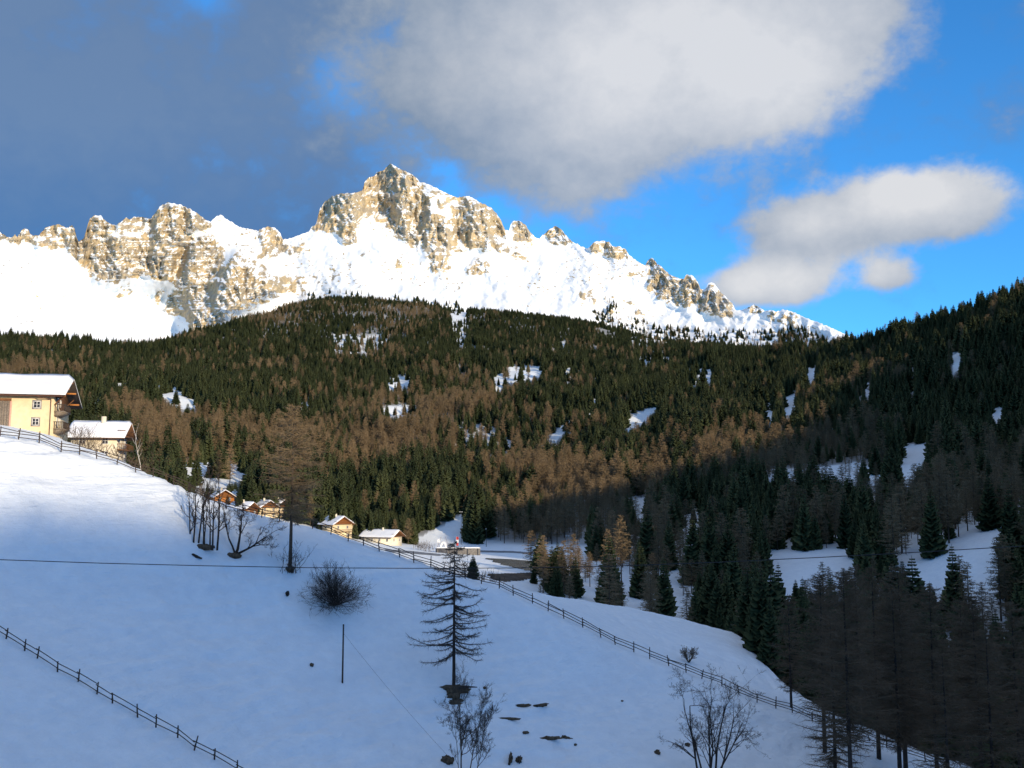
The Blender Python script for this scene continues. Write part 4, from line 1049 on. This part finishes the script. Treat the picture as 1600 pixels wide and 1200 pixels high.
# small conifers and shrubs near the crest
def small_spruce(px, py, H, label, mat='spruce_needles'):
    s = H / 18.0; e = tree_thing('spruce_tree', SPR[1][0], SPR[1][1], at(px, py), px, label, 'tree', scale=(s * 1.35, s * 1.35, s)); return e
for i_, (px, r, H) in enumerate([(1170, 216, 19), (1182, 204, 15), (1192, 190, 17), (1204, 182, 13)]):
    x, y = polar(px, r, 1000); s_ = H / 18.0
    tree_thing('spruce_tree', SPR[i_][0], SPR[i_][1], (x, y, float(hz(x, y)) - .2), i_, 'dark spruce at the edge of the field beyond the fence', 'tree', 'spruces edging the field beyond the fence', scale=(s_, s_, s_))
small_spruce(739, 905, 3.6, 'small young spruce just behind the crest fence')
for i, (px, r, n, L, lab) in enumerate([(112, 156, 26, 2.2, 'tangle of bare hedge twigs below the farmhouse balconies'), (140, 160, 26, 2.3, 'bare hedge in front of the small farm building'), (168, 158, 22, 2.0, 'low bare hedge below the farm building balcony'), (206, 160, 24, 3.6, 'taller bare shrub at the right corner of the farm building'),
                                   (668, 410, 30, 3.0, 'reddish bare bush beside the long low chalet'), (655, 420, 30, 2.6, 'rounded bare bush at the edge of the village car park'), (760, 165, 20, 1.9, 'sparse bare shrub behind the young spruce'), (722, 152, 20, 1.9, 'thin bare shrub in front of the young spruce')]):
    x, y = polar(px, r); z = float(hz(x, y)); s_ = [((rng_.normal(0, 1.2), rng_.normal(0, .5), -.1), (rng_.normal(0, .35), rng_.normal(0, .35), 1), L * rng_.uniform(.6, 1.1), .03) for k in range(n)]
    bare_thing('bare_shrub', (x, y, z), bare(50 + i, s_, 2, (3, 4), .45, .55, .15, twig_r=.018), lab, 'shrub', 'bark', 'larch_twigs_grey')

# ------------------------------------------------------------------ poles and wires
def pole_thing(name, px, py, top_py, rad, label, cat, mat='wood_dark', lean=0.0):
    b = at(px, py); H = (py - top_py) / F_PX * math.hypot(b[0], b[1]) * 1.01
    e = link(name, None, None, b); part('shaft', tubes([[0, 0, -.4]], [[lean, 0, H]], [rad], [rad * .8], 8), mat, e, True)
    part('cap', tubes([[lean, 0, H]], [[lean, 0, H + .08]], [rad * 1.25], [rad * .5], 8), mat, e, True)
    tag(e, label, cat); return b, H
b, H = pole_thing('utility_pole', 535, 1067, 983, .10, 'single dark pole standing in the open snow below the round shrub', 'pole')
w0 = b + np.array([.0, 0, H * .86]); w1 = at(700, 1184) + np.array([0, 0, .1])
wp = [w0 + (w1 - w0) * t - np.array([0, 0, 1.1 * t * (1 - t)]) for t in np.linspace(0, 1, 14)]
tag(part('stay_wire', tubes(np.array(wp[:-1]), np.array(wp[1:]), np.full(13, .011), np.full(13, .011), 4), 'metal_dark', None), 'thin stay wire slanting from the dark pole down the snow', 'wire')
pole_thing('utility_pole', 341, 831, 786, .07, 'thin dark post beside the clump of bare stems', 'pole')
def birch_pole():
    x, y = polar(219, 150); z = float(hz(x, y)); e = link('bare_tree', None, None, (x, y, z))
    A, B = bare(61, [((0, 0, -.3), (-.06, 0, 1), 6.4, .07)], 2, (6, 8), .25, .5, .2, twig_r=.012)
    part('trunk', A, 'pale_bark', e, True); part('crown', B, 'twig', e); tag(e, 'thin white-stemmed birch right of the small farm building', 'tree')
birch_pole()
CB = [(-260, 863), (-60, 872), (0, 874.5), (160, 880), (320, 884), (480, 887), (640, 888), (800, 887.5), (960, 884.5), (1120, 878.5), (1280, 871), (1440, 862.5), (1600, 853), (1850, 836)]
cp = []
for px, py in CB:
    a, te = px_dir(px, py); r = 62.0 / math.cos(float(a) * .35); cp.append((math.sin(a) * r, math.cos(a) * r, float(te) * r))
cp = np.array(cp)
tag(part('power_cable', tubes(cp[:-1], cp[1:], np.full(len(cp) - 1, .024), np.full(len(cp) - 1, .024), 5), 'metal_dark', None), 'black cable hanging across the whole valley', 'cable')

# ------------------------------------------------------------------ rocks, logs and bare ground on the slope
def blob_mesh(seed, sx, sy, sz, n=3, amp=.5):
    bm = bmesh.new(); bmesh.ops.create_icosphere(bm, subdivisions=n, radius=1.0)
    for v in bm.verts:
        c = np.array(v.co); k = 1 + amp * float(fbm(c[0] * 2.6 + seed, c[1] * 2.0 + c[2] * 1.4, 4, seed, .6)); v.co = (c[0] * sx * k, c[1] * sy * k, c[2] * sz * k)
    me = bpy.data.meshes.new('blob'); bm.to_mesh(me); bm.free(); return me
def patch(name, px, py, wpx, hpx, label, cat, mat, seed, tilt=0.0, amp=.5):
    b = at(px, py); r = math.hypot(b[0], b[1]); w = wpx / F_PX * r; h = hpx / F_PX * r
    me = blob_mesh(seed, w / 2, max(h * .6, .12), h / 2, 3, .28 if cat in ('mound', 'rock') else .5); me.materials.append(MATS[mat])
    o = link(name, me, None, b + np.array([0, 0, h * .1])); o.rotation_euler = (0, tilt, 0)
    return tag(o, label, cat)
S = 'soil_ledge'
patch(S, 813, 1104, 30, 5, 'upper dark soil ledge with pointed end below the open larch', 'soil ledge', 'bare_soil', 1, -.12)
patch(S, 844, 1105, 24, 5, 'upper dark soil ledge curving up at its end', 'soil ledge', 'bare_soil', 2, -.15)
patch(S, 795, 1124, 34, 4, 'long thin soil ledge between the upper and lower ones', 'soil ledge', 'bare_soil', 3)
patch(S, 821, 1147, 9, 5, 'tiny earth patch between the soil ledges', 'soil ledge', 'bare_soil', 4)
patch(S, 858, 1156, 34, 6, 'longest lower soil ledge under a lip of snow', 'soil ledge', 'bare_soil', 5, -.08)
patch(S, 885, 1154, 17, 5, 'short soil ledge sloping down beside the longest one', 'soil ledge', 'bare_soil', 6, .2)
patch(S, 797, 1191, 6, 18, 'narrow upright strip of bare earth beside a similar wider one', 'soil ledge', 'bare_soil', 7, .15)
patch(S, 811, 1190, 9, 12, 'wider upright patch of bare earth low on the slope', 'soil ledge', 'bare_soil', 8, .3)
patch('rock', 699, 1191, 19, 15, 'brown boulder at the lower end of the stay wire', 'rock', 'bare_soil', 9)
patch('rock', 487, 1041, 6, 6, 'small dark stone in the snow near the single pole', 'rock', 'bare_soil', 10)
patch('rock', 1027, 1178, 9, 9, 'dark stone in the snow beside the many-stemmed bare tree', 'rock', 'bare_soil', 11)
patch('rock', 1074, 1166, 9, 7, 'dark stone among the stems of the many-stemmed tree', 'rock', 'bare_soil', 12)
patch('rock', 757, 1077, 5, 5, 'little stone right of the earth bank', 'rock', 'bare_soil', 13)
patch('rock', 899, 1165, 5, 4, 'pebble-sized stone right of the soil ledges', 'rock', 'bare_soil', 14)
patch('rock', 972, 1096, 4, 3, 'lone speck of stone on the open snow below the crest fence', 'rock', 'bare_soil', 15)
patch('earth_mound', 318, 859, 30, 9, 'dark root mound under the clump of bare stems', 'mound', 'bare_soil', 16)
patch('earth_mound', 365, 872, 24, 10, 'dark earth mound at the foot of the crooked tree', 'mound', 'bare_soil', 17)
patch('fallen_log', 305, 870, 18, 4, 'short fallen log lying in the snow near the root mound', 'log', 'dark_bark', 18, .35)
patch('tree_stump', 449, 930, 5, 8, 'broken stump in the snow below the big larch', 'stump', 'dark_bark', 19)
patch('earth_mound', 453, 893, 13, 11, 'brown root swelling at the base of the big larch', 'mound', 'bare_soil', 20)
def earth_bank():
    b = at(708, 1086); e = link('earth_bank', None, None, b)
    for nm, (dx, dz, sx, sz), sd in (('crest', (.1, .55, 1.75, .42), 24), ('face', (0, -.15, .78, .95), 25), ('foot', (-.1, -.75, 1.35, .36), 26)):
        me = blob_mesh(sd, sx, .5, sz); me.materials.append(MATS['bare_soil']); link(nm, me, e, (dx, dz * .6, dz))
    part('root', tubes([[.6, -.1, .75], [1.6, -.1, .9]], [[1.6, -.1, .9], [2.7, -.1, .85]], [.16, .12], [.12, .05], 6), 'dark_bark', e, True)
    tag(e, 'brown earth bank with exposed roots under the open larch', 'bank')
earth_bank()

# ------------------------------------------------------------------ valley floor
def draped(name, poly, mat, lift, step=1.6, label=None, r_guess=(150, 700)):
    pts = np.array([on_ground(a, b, r_guess[0], r_guess[1])[:2] for a, b in poly])
    x0, y0 = pts.min(0); x1, y1 = pts.max(0)
    gx = np.arange(x0, x1 + step, step); gy = np.arange(y0, y1 + step, step); X, Y = np.meshgrid(gx, gy, indexing='ij')
    Xw = X + .9 * pn(X / 5, Y / 5, 81); Yw = Y + .9 * pn(X / 5, Y / 5, 82)
    ins = inpoly(Xw, Yw, [tuple(p) for p in pts]).ravel(); Z = hz(X, Y) + lift
    f = grid_faces(*X.shape); f = f[ins[f].all(1)]
    used = np.unique(f); remap = -np.ones(X.size, int); remap[used] = np.arange(len(used))
    V = np.stack([X, Y, Z], -1).reshape(-1, 3)[used]
    o = link(name, mesh_np(name, V, remap[f], mat, True)); return tag(o, label, kind='structure')
VG = (200, 520)
draped('stream', [(755, 872), (800, 874), (870, 880), (860, 893), (820, 892), (780, 882)], 'river_water', .12, 1.0, None, VG)
draped('stream_bank', [(757, 897), (800, 896), (850, 893), (835, 905), (790, 910), (765, 906)], 'gravel_bank', .14, 1.0, None, VG)
draped('valley_road', [(745, 860), (800, 861), (880, 866), (880, 868), (800, 864), (745, 863)], 'road_ice', .12, .8, None, VG)
draped('village_road', [(600, 858), (640, 861), (690, 866), (690, 869), (640, 865), (600, 861)], 'road_ice', .12, .8, None, (250, 520))
def gpos(px, r): x, y = polar(px, r); return np.array([x, y, float(hz(x, y))])
def retaining_wall():
    b = gpos(716, 408); e = link('retaining_wall', None, None, b, -R(4))
    part('wall', box(-9, 9, -.3, .3, -1.5, 2.3), 'concrete', e); part('snow_cap', snow_slab(-9.1, 9.1, -.42, 2.31, .42, 2.33, .5, 9), 'roof_snow', e, True)
    for k in range(5): part('buttress', box(-8.4 + k * 4.1, -7.9 + k * 4.1, -.55, -.302, -1.5, 2.1), 'concrete', e)
    tag(e, 'low dark retaining wall with a cap of snow by the valley road', 'wall')
retaining_wall()
def arch():
    b = gpos(693, 432); e = link('snow_arch', None, None, b)
    th = np.linspace(-.15, math.pi + .15, 22); P = np.stack([1.15 * np.cos(th), 0 * th, 1.0 + 2.4 * np.sin(th) - .3], 1); rr = .45 + .15 * np.sin(th)
    part('arch', tubes(P[:-1], P[1:], rr[:-1], rr[1:], 8), 'cloth_white', e, True); part('base', box(-2.3, 2.3, -.7, .7, -.6, .3), 'roof_snow', e)
    for sx in (-2.9, 2.9): part('pole', tubes([[sx, 0, -.3]], [[sx * .3, 0, 5.6]], [.07], [.05], 6), 'wood_brown', e, True)
    tag(e, 'white arch with crossed poles at the edge of the village snow field', 'arch')
arch()
def flag(px, r, mats, label, H=6.2):
    b = gpos(px, r); e = link('flag', None, None, b); part('pole', tubes([[0, 0, -.3]], [[0, 0, H]], [.06], [.04], 6), 'metal_pale', e, True)
    for k, m in enumerate(mats):
        u = np.linspace(0, 1, 6); z0 = H - .2 - k * 1.25; V = []; 
        for zz in (z0 - 1.25, z0): V += [(.06 + .95 * q, .14 * math.sin(q * 6 + k), zz) for q in u]
        part('cloth', (np.array(V), np.array([[i, i + 1, i + 7, i + 6] for i in range(5)])), m, e)
    tag(e, label, 'flag')
flag(713, 428, ['cloth_red', 'cloth_white', 'cloth_red'], 'red and white banner on a pole beside the white arch')
flag(684, 430, ['cloth_white'], 'plain white pennant on a pole beside the white arch', 4.5)
def lamp(px, r, H, label, heads=1):
    b = gpos(px, r); e = link('street_lamp', None, None, b); part('post', tubes([[0, 0, -.4]], [[0, 0, H]], [.14], [.08], 6), 'metal_dark', e, True)
    part('arm', tubes([[-.5 * heads, 0, H]], [[.5 * heads, 0, H + .1]], [.06], [.06], 5), 'metal_dark', e)
    for k in range(heads): part('lamp_head', box(-.45 * heads + k * .9 - .05, -.45 * heads + k * .9 + .55, -.25, .25, H + .05, H + .3), 'metal_pale', e, bevel=.05)
    tag(e, label, 'lamp')
lamp(721, 478, 15.0, 'tall floodlight mast at the foot of the bare ski slope', 2)
lamp(760, 470, 8.0, 'single street lamp in front of the dark valley woods', 1)
lamp(887, 400, 8.5, 'twin-headed lamp by the bare larches on the stream bank', 2)
def lift_pylon():
    b = at(1245, 628); e = link('lift_pylon', None, None, b); part('mast', tubes([[0, 0, -.5]], [[0, 0, 9]], [.45], [.3], 8), 'metal_pale', e, True)
    part('crossarm', box(-2.6, 2.6, -.25, .25, 8.8, 9.3), 'metal_pale', e)
    for sx in (-2.5, 2.5): part('sheave', tubes([[sx, -1.2, 8.75]], [[sx, 1.2, 8.75]], [.22], [.22], 8), 'metal_dark', e, True)
    tag(e, 'pale ski-lift pylon in a narrow snowy clearing', 'pylon')
lift_pylon()
